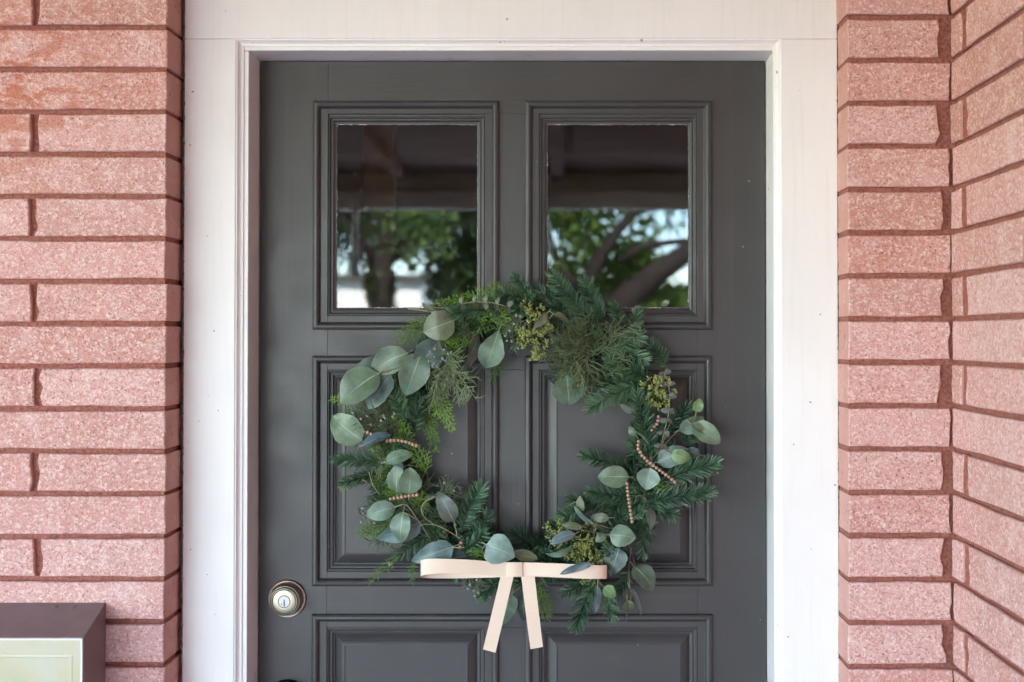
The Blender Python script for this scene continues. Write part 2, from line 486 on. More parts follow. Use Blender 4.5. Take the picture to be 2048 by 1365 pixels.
# right pier
XR0, XC = P(1695, 600, 0).x, P(1903, 600, 0).x
zt2, pitch2 = zline(1780, 34, 1334, 15)
WP = thing('brick_pier', (.55, 0, 0), 'narrow pink brick strip between the white frame and the corner', 'brick pier')
box('mortar', XR0 + .0034, XC + .03, 0.0095, 0.30, 0, CEIL - .004, M['mortar'], WP)
WS = thing('brick_wall', (XC, -.7, 0), 'pink brick side wall running towards the viewer, rightmost in view', 'brick wall')
SIDE_END = -3.4  # unseen far length, made long to hold back light from the right
box('mortar', XC + .0088, XC + .25, SIDE_END, 0.0094, 0, CEIL - .004, M['mortar'], WS)
side = lambda u, z, d: (XC + d, -u, z)
for k in range(-9, 27):
    z1 = zt2 - k * pitch2 - JT / 2; z0 = zt2 - (k + 1) * pitch2 + JT / 2
    if z1 > CEIL - .006 or z0 < 0.006: continue
    x0 = XR0 + random.uniform(-.001, .0025)
    short = k % 2 == 0
    x1 = P(random.uniform(1876, 1888), 600, 0).x if short else XC - random.uniform(.0008, .003)
    brick(WP, x0, x1, z0, z1, front, 'cut', 'rough' if short else 'soft')
    # side wall, laid from the corner outwards; u grows towards the viewer
    if short: cuts = [(-.004 + random.uniform(0, .004), .044 + random.uniform(-.006, .004))]
    else: cuts = [(0.0 + random.uniform(0, .004), .286)]
    u = cuts[0][1] + (.028 if short else JT * random.uniform(1.2, 1.8))
    if short:      # flush mortar plug between the corner piece and the first whole brick
        box('mortar', XC + .0035 + random.uniform(0, .002), XC + .02, -u - .002, -cuts[0][1] + .002, z0 - .001, z1 + .001, M['mortar'], WS)
    while u < 1.30:
        cuts.append((u, u + LB)); u += LB + JT * 1.3
    for a, b in cuts:
        brick(WS, a, b, z0, z1, side, 'rough' if a > .02 else 'soft', 'rough')
box('upper_wall', P(333, 0, 0).x + .002, P(1695, 0, 0).x - .002, 0.07, 0.30, P(1000, -70, .068).z + .004, CEIL + .205, M['mortar'], kind='structure')

# ------------------------------------------------------------------ door frame
YC, YJ, YD = 0.068, 0.080, 0.150
FR = thing('door_frame', (0, YC, 0), 'white painted wooden door frame with wide flat casing round the grey door', 'door frame')
xa, xb = P(367, 650, YC).x, P(470, 650, YC).x
xc, xd = P(1562, 650, YC).x, P(1676, 650, YC).x
zh0, zh1 = P(1000, 78, YC).z, P(1000, -75, YC).z
box('casing', xa, xb, YC, YC + .05, 0, zh0 - .0002, M['white'], FR, .0016)
box('casing', xc, xd, YC, YC + .05, 0, zh0 - .0002, M['white'], FR, .0016)
box('casing', xa, xd, YC - .0004, YC + .05, zh0, zh1, M['white'], FR, .0016)
for xe in (xa - .0012, xd + .0012):        # ragged caulk between casing and brick, coloured dark as the shaded gap
    cm = MB(); cr = random.Random(int(xe * 1e4)); n_ = 420
    cm.tube([(xe + cr.uniform(-.0008, .0008), YC + .002, .01 + (zh1 - .02) * i / n_) for i in range(n_ + 1)], [cr.choice((.0008, .0012, .0016, .0022, .003)) for i in range(n_ + 1)], 5, .3, False)
    cm.build('caulk_line', plain('gap_shade_caulk', (.16, .12, .105), .95, .2, 0, .8, 130), FR, False)
# moulded inner edge of the casing, then the jamb strip and the deep reveal
jx0, jx1 = P(496, 650, YJ).x, P(1548, 650, YJ).x
jz = P(1000, 102, YJ).z
def frame_sweep(name, prof, mat, parent, x0, x1, zb, z1, yb, down=True, close=None):
    """prof: (inset from the outer line, height above yb towards the viewer); a picture-frame sweep with mitred corners"""
    v, f, n = [], [], len(prof)
    for u, h in prof:
        if down: v += [(x0 + u, yb - h, zb + u), (x0 + u, yb - h, z1 - u), (x1 - u, yb - h, z1 - u), (x1 - u, yb - h, zb + u)]
        else: v += [(x0 + u, yb - h, zb), (x0 + u, yb - h, z1 - u), (x1 - u, yb - h, z1 - u), (x1 - u, yb - h, zb)]
    sides = 4 if down else 3
    for i in range(n - 1):
        for k in range(sides):
            a, b = i * 4 + k, i * 4 + (k + 1) % 4
            f.append((a, b, b + 4, a + 4))
    if close: f.append(tuple((n - 1) * 4 + k for k in range(4)))
    o = mk(name, v, f, mat, parent)
    return o
e = jx0 - xb
bead = [(-.002, -.004), (-.002, -.0015), (.002, -.002), (.004, -.006), (.0065, -.0085), (.0105, -.0090), (.0108, -.0125)]
frame_sweep('stop_bead', bead, M['white'], FR, xb, xc, 0, zh0, YC, False)
box('jamb', xb - .012, jx0, YJ, YD + .05, 0, jz, M['white'], FR, .0014)
box('jamb', jx1, xc + .012, YJ, YD + .05, 0, jz, M['white'], FR, .0014)
box('jamb', xb - .012, xc + .012, YJ, YD + .05, jz + .0004, zh0 + .012, M['white'], FR, .0014)
box('threshold', xb, xc, YJ - .03, YD + .05, 0.0, .02, M['concrete'], FR, .002)

# ------------------------------------------------------------------ door
DR = thing('front_door', (0, YD, 0.02), 'dark grey panelled front door with two square glass panes at the top', 'door')
X = lambda px: P(px, 650, YD).x
Zd = lambda py: P(1024, py, YD).z
dx0, dx1, dz1 = jx0 + .002, jx1 - .002, jz - .002
o1, o2, o3, o4 = X(655), X(970), X(1078), X(1395)
g = .00012
TH = .042
rows = [(228, 632), (740, 1144), (1256, 2020)]
def slab(name, x0, x1, z0, z1, mat):
    return box(name, x0 + g, x1 - g, YD, YD + TH, z0 + g, z1 - g, mat, DR, .0004)
slab('stile', dx0, o1, .022, dz1, M['stile'])
slab('stile', o4, dx1, .022, dz1, M['stile'])
zr = [dz1] + [Zd(p) for r in rows for p in r] + [.022]
for i in range(0, 8, 2):
    slab('rail', o1, o4, zr[i + 1], zr[i], M['rail'])
for i in range(1, 7, 2):
    slab('mullion', o2, o3, zr[i + 1], zr[i], M['stile'])
mm = .001
prof = [(0, -.5), (0, 4.2), (.6, 5.6), (2, 6.9), (4.5, 8.0), (7, 8.2), (9, 7.4), (10.6, 5.8), (11.2, 5.2), (11.4, 3.0), (12.4, 1.2), (14.5, -.6),
        (17.5, -1.5), (19.4, -1.6), (19.6, -.2), (20.8, .1), (21.8, -.3), (22.0, -3.2), (23.2, -4.2), (25.6, -4.6), (25.9, -3.2), (27.4, -3.0), (28.6, -3.5),
        (28.9, -6.3), (30.4, -7.2), (32.2, -7.4), (32.5, -6.2), (34.2, -6.1), (34.6, -9.4), (36.6, -10.2), (38.5, -10.6), (38.8, -13.5)]
prof = [(u * mm * .98, h * mm) for u, h in prof]
pan = [(31, -14.5), (35.5, -14.5), (36.5, -13.6), (44, -8.8), (50, -5.6), (53, -4.6), (53.2, -3.2), (54.6, -3.0), (55.6, -3.0), (55.9, -4.4), (57.2, -4.5)]
pan = [(u * mm, h * mm) for u, h in pan]
openings = []
for r, (pt, pb) in enumerate(((203, 660), (712, 1172), (1228, 2048))):
    for (pl, pr) in ((626, 998), (1050, 1423)):
        ax0, ax1, az1, az0 = X(pl), X(pr), Zd(pt), Zd(pb)
        o = frame_sweep('moulding', prof, M['mould'], DR, ax0, ax1, az0, az1, YD)
        bv = o.modifiers.new('bevel', 'BEVEL'); bv.width = .00035; bv.segments = 1; bv.limit_method = 'ANGLE'
        if r == 0:
            yy = YD + .0125
            box('glass_pane', ax0 + .036, ax1 - .036, yy, yy + .004, az0 + .036, az1 - .036, M['glass'], DR)
            # ragged line of old paint left along the edge of the glass
            mb = MB(); yq = yy - .0004
            gx0, gx1, gz0, gz1 = ax0 + .0375, ax1 - .0375, az0 + .0375, az1 - .0375
            rnd = random.Random(pl)
            def strip(p, q, inward):
                L = (q - p).length; n = int(L / .0016); pa = None
                for i in range(n + 1):
                    a = p + (q - p) * (i / n)
                    w = .0009 + .0012 * max(0, noise.noise(a * 90)) + rnd.random() ** 7 * .0018
                    b = a + inward * w
                    if pa: mb.poly([pa, a, b, pb_], rnd.uniform(.5, .9) if noise.noise(a * 40 + Vector((3, 1, 7))) > .28 and rnd.random() < .6 else rnd.uniform(0, .2))
                    pa, pb_ = a, b
            V = Vector
            strip(V((gx0, yq, gz0)), V((gx0, yq, gz1)), V((1, 0, 0)))
            strip(V((gx1, yq, gz0)), V((gx1, yq, gz1)), V((-1, 0, 0)))
            strip(V((gx0, yq, gz1)), V((gx1, yq, gz1)), V((0, 0, -1)))
            strip(V((gx0, yq, gz0)), V((gx1, yq, gz0)), V((0, 0, 1)))
            mb.build('paint_edge', tint_material('scraped_paint_edge', (.09, .088, .085), (.72, .71, .70), .6), DR, False)
        else:
            frame_sweep('panel', pan, M['mould'], DR, ax0, ax1, az0, az1, YD, close=True)
# deadbolt
dc = Vector((X(577), YD, Zd(1197)))
AX = (0, -1, 0)
db = lathe('deadbolt', [(.0325, -.001), (.0325, .004), (.0318, .0055), (.0308, .0062), (.0300, .0058), (.0292, .0068), (.0262, .0190), (.0255, .0215), (.0249, .0222)], dc, AX, M['bronze'], DR, 56)
lathe('lock_face', [(.0246, .020), (.0242, .0245), (.0228, .0262), (.0212, .0266), (.0204, .0262), (.0202, .0246), (.0196, .0246), (.0194, .0262), (.0190, .0264), (.0106, .0264), (.0104, .0250)], dc, AX, M['nickel'], db, 56)
lathe('key_plug', [(.0098, .0246), (.0098, .0262), (.0094, .0267)], dc, AX, M['steel'], db, 36)
for r0_ in (.0199, .0103, .0229):  # near-black rings stand for the shade inside the lock's grooves
    lathe('groove_shade', [(r0_ + .00045, .0262), (r0_ + .0003, .0268), (r0_ - .0003, .0268), (r0_ - .00045, .0262)], dc, AX, M['dark'], db, 48, False)
kx, kz, ky = dc.x, dc.z - .001, dc.y - .0269
kv = [(-.0010, .0045), (.0012, .0045), (.0008, .002), (.0018, .0008), (.0006, -.001), (.0016, -.003), (.0012, -.0068), (-.0008, -.0068), (-.0004, -.003), (-.0014, -.001), (-.0002, .001)]
mk('keyway', [(kx + a, ky, kz + b) for a, b in kv] + [(kx + a, ky + .001, kz + b) for a, b in kv], [tuple(range(11)), tuple(range(21, 10, -1))], M['dark'], db)  # keyway and pin hole: near-black shapes laid on, the hollow's shade as colour
lathe('pin_hole', [(.0010, .0262), (.0009, .0270)], dc + Vector((-.0042, 0, -.0042)), AX, M['dark'], db, 12)
# faint maker's name stamped on the lock face
fc = bpy.data.curves.new('lettering', 'FONT'); fc.body = 'Kwikset'; fc.size = .0050; fc.align_x = 'CENTER'; fc.extrude = .00008
tmp = bpy.data.objects.new('lettering', fc); scene.collection.objects.link(tmp)
dg = bpy.context.evaluated_depsgraph_get(); dg.update()
lm = bpy.data.meshes.new_from_object(tmp.evaluated_get(dg)); bpy.data.objects.remove(tmp)
lm.materials.clear(); lm.materials.append(plain('worn_stamp', (.52, .49, .40), .4, .5, 1.0, .05))
lo = link(bpy.data.objects.new('lettering', lm), db, dc + Vector((0, -.0266, .0124))); lo.rotation_euler = (R(90), 0, 0)
# door knob, its top just inside the picture
kc = Vector((X(578), YD, Zd(1398)))
kn = lathe('door_knob', [(.034, -.001), (.034, .004), (.031, .008), (.016, .012), (.013, .02), (.013, .032), (.020, .038), (.0265, .046), (.0285, .056), (.0265, .066), (.018, .073), (.006, .075)], kc, AX, M['darkbronze'], DR, 48)

# ------------------------------------------------------------------ brown wall box
bx1 = P(212, 1240, 0).x; bz = P(212, 1205, 0).z
by = -.087; bzf = P(168, 1275, by).z; bxl = bx1 - .36; bzb = bz - .34
BX = thing('wall_box', (bx1 - .18, -.04, bzb), 'brown metal box with sloping lid and pale front panel, fixed on the bricks', 'box')
v = [(bxl, -.0005, bzb), (bx1, -.0005, bzb), (bx1, by, bzb), (bxl, by, bzb), (bxl, -.0005, bz), (bx1, -.0005, bz), (bx1, by, bzf), (bxl, by, bzf)]
o = fix(mk('casing', v, [(0, 1, 2, 3), (0, 4, 5, 1), (1, 5, 6, 2), (3, 7, 4, 0), (4, 7, 6, 5), (2, 6, 7, 3)], M['boxmetal'], BX))
bm_ = o.modifiers.new('bevel', 'BEVEL'); bm_.width = .0012; bm_.segments = 2
fx1, fz1, fx0, fz0 = bx1 - .0012, bzf - .0012, bxl + .0012, bzb + .0012
box('front_panel', fx0 + .001, fx1 - .001, by - .0026, by - .0006, fz0 + .001, fz1 - .001, M['panel'], BX, .0005)
o = frame_sweep('panel_rim', [(0, 0), (0, .0034), (.0016, .0036), (.0022, .0030), (.0022, .0020)], M['offwhite'], BX, fx0, fx1, fz0, fz1, by - .0004)
o = frame_sweep('inner_bead', [(.0148, 0), (.0154, .0004), (.0172, .0006), (.0190, .0004), (.0196, 0)], M['panel'], BX, fx0, fx1, fz0, fz1 - .010, by - .0026)
for px in (110, 146):
    c = P(px, 1215, -.012); c.z = bz - (bz - bzf) * (.012 / .087) + .0002
    lathe('rivet', [(.0055, -.001), (.0052, .0006), (.003, .0014)], c, (0, -(bz - bzf), .087), M['boxmetal'], BX, 20)

# ------------------------------------------------------------------ wreath
WR = thing('wreath', P(1040, 880, YD), 'large evergreen wreath with eucalyptus leaves, wooden beads and a pale bow', 'wreath')
rnd = random.Random(11)
TOCAM = Vector((0, -1, 0))
def basis(p, q, roll=0.0):
    a = (q - p).normalized()
    s = a.cross(TOCAM)
    if s.length < .05: s = a.cross(Vector((1, 0, 0)))
    s.normalize(); n = s.cross(a)
    if n.y > 0: n = -n
    c, d = math.cos(roll), math.sin(roll)
    return a, s * c + n * d, n * c - s * d

COL_ = dict(a=(.128, .202, .122), b=(.125, .195, .175), c=(.120, .145, .075), d=(.055, .088, .062), e=(.150, .260, .100), g=(.125, .140, .112), n=(.085, .130, .150), l=(.175, .265, .215))
COL = {k: tuple(c * .80 for c in v) for k, v in COL_.items()}
def leaf(bx, by_, tx, ty, W, col='a', y=.065, roll=0.0, shape='round', dy=0.0, fold=.14, bend=.10, petiole=12, name='eucalyptus_leaf'):
    if not roll: roll = rnd.uniform(-.42, .42)
    p, q = P(bx, by_, y), P(tx, ty, y + dy)
    a, s, n = basis(p, q, roll)
    L = (q - p).length; w = W / F * (y + Z0) / 2 / max(.25, math.cos(roll))
    fold *= rnd.uniform(.5, 2.0); bend *= rnd.uniform(.4, 1.8)
    NS, NC = 10, 4
    v, f, uv = [], [], []
    wob = [rnd.uniform(-.05, .05) for _ in range(NS + 1)]
    side_bend = rnd.uniform(-.05, .05)
    for i in range(NS + 1):
        t_ = i / NS
        if shape == 'round': pr = (math.sin(math.pi * t_ ** .86) ** .62) * (1 - .16 * t_) * 1.05
        elif shape == 'heart': pr = (math.sin(math.pi * t_ ** .62) ** .75) * 1.02
        elif shape == 'drop': pr = (math.sin(math.pi * t_ ** 1.35) ** .72)
        else: pr = (math.sin(math.pi * t_ ** .9) ** .85)
        pr = max(pr, .02 if i in (0, NS) else .05)
        for k in range(NC + 1):
            c = (k / NC - .5) * 2
            ww = w * pr * (1 + (wob[i] if abs(c) == 1 else 0))
            off = n * (abs(c) * w * fold * pr - bend * L * (2 * t_ - 1) ** 2 + .02 * L * math.sin(t_ * 9 + c * 2 + tx)) + s * side_bend * L * math.sin(math.pi * t_)
            v.append(p + a * (L * t_) + s * (c * ww) + off); uv.append((t_, k / NC))
    for i in range(NS):
        for k in range(NC):
            b0 = i * (NC + 1) + k
            f.append((b0, b0 + 1, b0 + NC + 2, b0 + NC + 1))
    if petiole:
        e0 = v[2].copy(); dirn = (-a + Vector((0, .5, 0))).normalized(); pl = petiole / F * 1.95
        b0 = len(v); r0 = .0008
        for i in range(3):
            c0 = e0 + dirn * pl * i / 2 + a * .002 * (1 - i / 2)
            for k in range(4):
                an = k * math.pi / 2
                v.append(c0 + (s * math.cos(an) + n * math.sin(an)) * r0); uv.append((.02, .5))
        for i in range(2):
            for k in range(4):
                f.append((b0 + i * 4 + k, b0 + i * 4 + (k + 1) % 4, b0 + i * 4 + 4 + (k + 1) % 4, b0 + i * 4 + 4 + k))
    o = mk(name, v, f, M['leaf'], WR, True, uvs=uv)
    j = rnd.uniform(.84, 1.16); h_ = rnd.uniform(-.07, .07)
    o.color = (COL[col][0] * j * (1 + h_), COL[col][1] * j, COL[col][2] * j * (1 - h_), 1)
    return o

def fir(bx, by_, tx, ty, ln=22, y0=.115, y1=.085, full=.5, dens=1.0, lift=None, tone=.5, name='fir_sprig'):
    p, q = P(bx, by_, y0), P(tx, ty, y1)
    a, s, n = basis(p, q)
    L = (q - p).length; nl = ln / F * 1.97
    sag = rnd.uniform(-.05, .05)
    mb = MB()
    def ctr(t_): return p + a * (L * t_) + s * (sag * L * math.sin(math.pi * t_)) 
    mb.tube([ctr(i / 5) for i in range(6)], [.0016 - .0008 * i / 5 for i in range(6)], 4, .12)
    N = int(L / .00056 * dens)
    for i in range(N):
        t_ = (i + rnd.random()) / N
        sg = 1 if i % 2 else -1
        psi = rnd.gauss(.25, .30 + .8 * full)
        beta = R(rnd.gauss(58, 8)) * (1 - .55 * max(0, t_ - .80) / .2)
        if full > .7 and rnd.random() < .4: psi = rnd.uniform(-.3, 3.4)
        out = (s * (sg * math.cos(psi)) + n * math.sin(psi))
        d = a * math.cos(beta) + out * math.sin(beta)
        le = nl * rnd.uniform(.78, 1.08) * (1 - .35 * max(0, t_ - .8) / .2) * (.7 + .3 * min(1, t_ * 6))
        b0 = ctr(t_)
        crv = a * (le * rnd.uniform(.10, .22)) + n * (le * rnd.uniform(-.02, .12))
        wv = d.cross(n)
        if wv.length < .1: wv = d.cross(s)
        wv = (wv.normalized() + n * rnd.uniform(-.5, .5)).normalized() * rnd.uniform(.00075, .0011)
        m_ = b0 + d * (le * .5) + crv * .22
        e_ = b0 + d * le + crv
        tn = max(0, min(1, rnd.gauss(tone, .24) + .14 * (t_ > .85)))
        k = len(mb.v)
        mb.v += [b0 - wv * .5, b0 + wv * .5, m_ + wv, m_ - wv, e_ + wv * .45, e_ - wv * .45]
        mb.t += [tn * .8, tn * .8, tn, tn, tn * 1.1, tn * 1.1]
        mb.f += [(k, k + 1, k + 2, k + 3), (k + 3, k + 2, k + 4, k + 5)]
    return mb.build(name, M['fir'], WR, False)

def scales(mb, p, d, n, L, w, tone, curve=None):
    """a flat branchlet of overlapping scale leaves"""
    k = max(2, int(L / .0023)); s = d.cross(n).normalized()
    st = L / k
    for i in range(k):
        c = p + d * (st * i)
        if curve: c = c + curve * ((i / k) ** 2)
        ww = w * (1 - .45 * i / k)
        tn = max(0, min(1, tone + rnd.gauss(0, .12) + .25 * (i / k)))
        b = len(mb.v)
        mb.v += [c, c + d * st * .55 + s * ww, c + d * st * 1.35, c + d * st * .55 - s * ww, c + d * st * .6 + n * ww * .5]
        mb.t += [tn * .7, tn, min(1, tn * 1.2), tn, tn]
        mb.f += [(b, b + 1, b + 4), (b + 1, b + 2, b + 4), (b + 2, b + 3, b + 4), (b + 3, b, b + 4)]

def cedar(bx, by_, tx, ty, W=50, y0=.11, y1=.085, tone=.45, name='cedar_sprig'):
    p, q = P(bx, by_, y0), P(tx, ty, y1)
    a, s, n = basis(p, q, rnd.uniform(-.35, .35))
    L = (q - p).length; wd = W / F * 1.96
    bow = s * rnd.uniform(-.12, .12) * L
    mb = MB()
    scales(mb, p, a, n, L, .0016, tone - .15, bow)
    N = max(5, int(L / .0052))
    for i in range(N):
        t_ = (i + .5) / N; sg = 1 if i % 2 else -1
        b0 = p + a * (L * t_) + bow * t_ ** 2
        ang = R(rnd.gauss(40, 6))
        dn = (a * math.cos(ang) + s * sg * math.sin(ang) + n * rnd.gauss(-.05, .12)).normalized()
        sl = wd * .72 * (1 - t_) ** .7 * (.55 + .45 * min(1, t_ * 4)) * rnd.uniform(.8, 1.15) + .004
        cv = a * sl * .18
        scales(mb, b0, dn, n, sl, .0015, tone, cv)
        for j in range(1, int(sl / .0040)):
            u = j * .0040 / sl; c0 = b0 + dn * (sl * u) + cv * u ** 2
            s2 = dn.cross(n).normalized() * (1 if j % 2 else -1)
            d2 = (dn * .78 + s2 * .62 + n * rnd.gauss(0, .12)).normalized()
            scales(mb, c0, d2, n, (sl * (1 - u) * .45 + .0042) * rnd.uniform(.7, 1.1), .0013, tone + .08)
    return mb.build(name, M['cedar'], WR, False)

BERRY_V, BERRY_F = None, None
def sphere_geo(nu=8, nv=6):
    v = [(0, 0, 1)]; f = []
    for i in range(1, nv):
        for k in range(nu):
            th, ph = math.pi * i / nv, 2 * math.pi * k / nu
            v.append((math.sin(th) * math.cos(ph), math.sin(th) * math.sin(ph), math.cos(th)))
    v.append((0, 0, -1))
    for k in range(nu): f.append((0, 1 + k, 1 + (k + 1) % nu))
    for i in range(nv - 2):
        for k in range(nu):
            a, b = 1 + i * nu + k, 1 + i * nu + (k + 1) % nu
            f.append((a, a + nu, b + nu, b))
    l = len(v) - 1; o = 1 + (nv - 2) * nu
    for k in range(nu): f.append((o + k, l, o + (k + 1) % nu))
    return v, f
SV, SF = sphere_geo()

def juniper(bx, by_, tx, ty, spread=45, y0=.105, y1=.075, mat='juniper', berries=(), dens=1.0, tone=.5, fan=1.0, name='juniper_sprig'):
    p, q = P(bx, by_, y0), P(tx, ty, y1)
    a, s, n = basis(p, q)
    L = (q - p).length
    mb = MB()
    long = mat == 'brownjuniper'
    def thread(c, d, ln, r, tn, depth):
        bend = Vector((rnd.gauss(0, 1), rnd.gauss(0, .5), rnd.gauss(0, 1))) * ln * .16
        pts = [c + d * (ln * u) + bend * u * u for u in (0, .35, .7, 1)]
        mb.tube(pts, [r, r * .95, r * .8, r * .35], 3, max(0, min(1, tn)), False)
        if depth > 0:
            m_ = max(2, int(ln / (.0105 if long else .0066) * dens))
            for i in range(m_):
                u = (i + rnd.random()) / m_ * .9 + .08
                c2 = c + d * (ln * u) + bend * u * u
                sd = d.cross(n).normalized() * rnd.choice((-1, 1))
                an = R(rnd.gauss(36, 9))
                d2 = (d * math.cos(an) + sd * math.sin(an) + n * rnd.gauss(.05, .3)).normalized()
                thread(c2, d2, (ln * (.55 if long else .48) * (1 - u) + (.014 if long else .0095)) * rnd.uniform(.7, 1.25), r * .82, tn + rnd.gauss(.06, .1), depth - 1)
    for k in range(max(3, int(spread / 12 * dens))):
        an = rnd.gauss(0, .5) * spread / 55 * fan
        d = (a * math.cos(an) + s * math.sin(an) + n * rnd.gauss(0, .22)).normalized()
        thread(p + s * rnd.uniform(-1, 1) * spread / F * .35, d, L * rnd.uniform(.6, 1.05), .00140 if long else .00120, tone + rnd.gauss(0, .12), 2)
    o = mb.build(name, M[mat], WR, True)
    if berries:
        v, f = [], []
        for (x_, y_) in berries:
            c = P(x_, y_, y1 - .010 + rnd.uniform(-.006, .004)); r = rnd.uniform(.0021, .0031); b = len(v)
            v += [c + Vector(u) * r for u in SV]; f += [tuple(b + i for i in ff) for ff in SF]
        mk('juniper_berries', v, f, M['berry'], o, True, kind='stuff')
    return o

def seeds(cx, cy, rx, ry, nclus, y=.07, tone=.55, name='seed_cluster'):
    mb = MB()
    root = P(cx, cy, y + .03)
    for i in range(nclus):
        an = rnd.uniform(0, 2 * math.pi); rr = math.sqrt(rnd.random())
        c = P(cx + rx * rr * math.cos(an), cy + ry * rr * math.sin(an), y + .018 * rr ** 2 + rnd.uniform(-.006, .006))
        od = ((c - root).normalized() + Vector((rnd.gauss(0, .3), -.25, rnd.gauss(0, .3)))).normalized()
        mb.tube([root.lerp(c, .35) + Vector((rnd.gauss(0, .003), 0, rnd.gauss(0, .003))), root.lerp(c, .7), c], .0006, 3, .3, False)
        for j in range(rnd.randint(5, 7)):
            d = (od + Vector((rnd.gauss(0, .62), rnd.gauss(0, .4), rnd.gauss(0, .62)))).normalized()
            ln = rnd.uniform(.0045, .0068); r = ln * .27
            tn = max(0, min(1, rnd.gauss(tone, .18)))
            mb.tube([c, c + d * .0022, c + d * (.0022 + ln * .35), c + d * (.0022 + ln * .75), c + d * (.0022 + ln)], [.0004, .0006, r, r * .85, r * .2], 5, tn)
    return mb.build(name, M['seed'], WR, True, kind='stuff')

def stem(pts, y=.07, r=.0011, tone=.3, name='leaf_stem'):
    pts = [p if len(p) == 3 else (*p, y) for p in pts]
    w = [P(*p) for p in pts]
    sm = []
    for i in range(len(w) - 1):           # smooth through the points
        p0, p1, p2, p3 = w[max(0, i - 1)], w[i], w[i + 1], w[min(len(w) - 1, i + 2)]
        for k in range(4):
            t_ = k / 4
            sm.append(.5 * ((2 * p1) + (p2 - p0) * t_ + (2 * p0 - 5 * p1 + 4 * p2 - p3) * t_ ** 2 + (3 * p1 - p0 - 3 * p2 + p3) * t_ ** 3))
    sm.append(w[-1])
    mb = MB(); n = len(sm)
    mb.tube(sm, [r * (1 - .45 * i / n) for i in range(n)], 5, tone)
    return mb.build(name, M['twig'], WR, True)

# ring of twisted twigs deep inside
ring = [(1040, 625), (1140, 655), (1230, 710), (1285, 790), (1300, 880), (1288, 970), (1240, 1045), (1170, 1095), (1090, 1118), (1010, 1118), (930, 1095), (862, 1055),
        (812, 1000), (788, 930), (785, 860), (805, 790), (855, 720), (935, 662)]
def ring_at(t_):
    n = len(ring); i = int(t_ * n) % n; u = t_ * n - int(t_ * n)
    a, b = ring[i], ring[(i + 1) % n]
    return a[0] + (b[0] - a[0]) * u, a[1] + (b[1] - a[1]) * u
mb = MB()
for j in range(5):
    pts = []
    for i in range(73):
        t_ = i / 72; x_, y_ = ring_at(t_ % 1); an = t_ * 2 * math.pi * 7 + j * 1.26
        c = P(x_, y_, .118); pts.append(c + Vector((math.cos(an) * .008, math.sin(an) * .008, math.sin(an + 1) * .008)))
    mb.tube(pts, .0028, 5, .1, False)
mb.build('twig_ring', M['bark'], WR, True)
# dark fir filling the body of the ring
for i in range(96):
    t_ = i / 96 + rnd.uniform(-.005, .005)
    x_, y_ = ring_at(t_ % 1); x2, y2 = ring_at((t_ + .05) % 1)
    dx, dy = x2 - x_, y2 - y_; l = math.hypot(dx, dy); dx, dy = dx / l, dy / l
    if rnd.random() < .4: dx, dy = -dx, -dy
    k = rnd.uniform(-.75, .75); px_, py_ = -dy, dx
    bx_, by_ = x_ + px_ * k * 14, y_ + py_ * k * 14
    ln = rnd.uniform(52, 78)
    fir(bx_, by_, bx_ + (dx + px_ * k) * ln * .8, by_ + (dy + py_ * k) * ln * .8, rnd.uniform(17, 22), .128, .110, .9, .9, tone=.24)

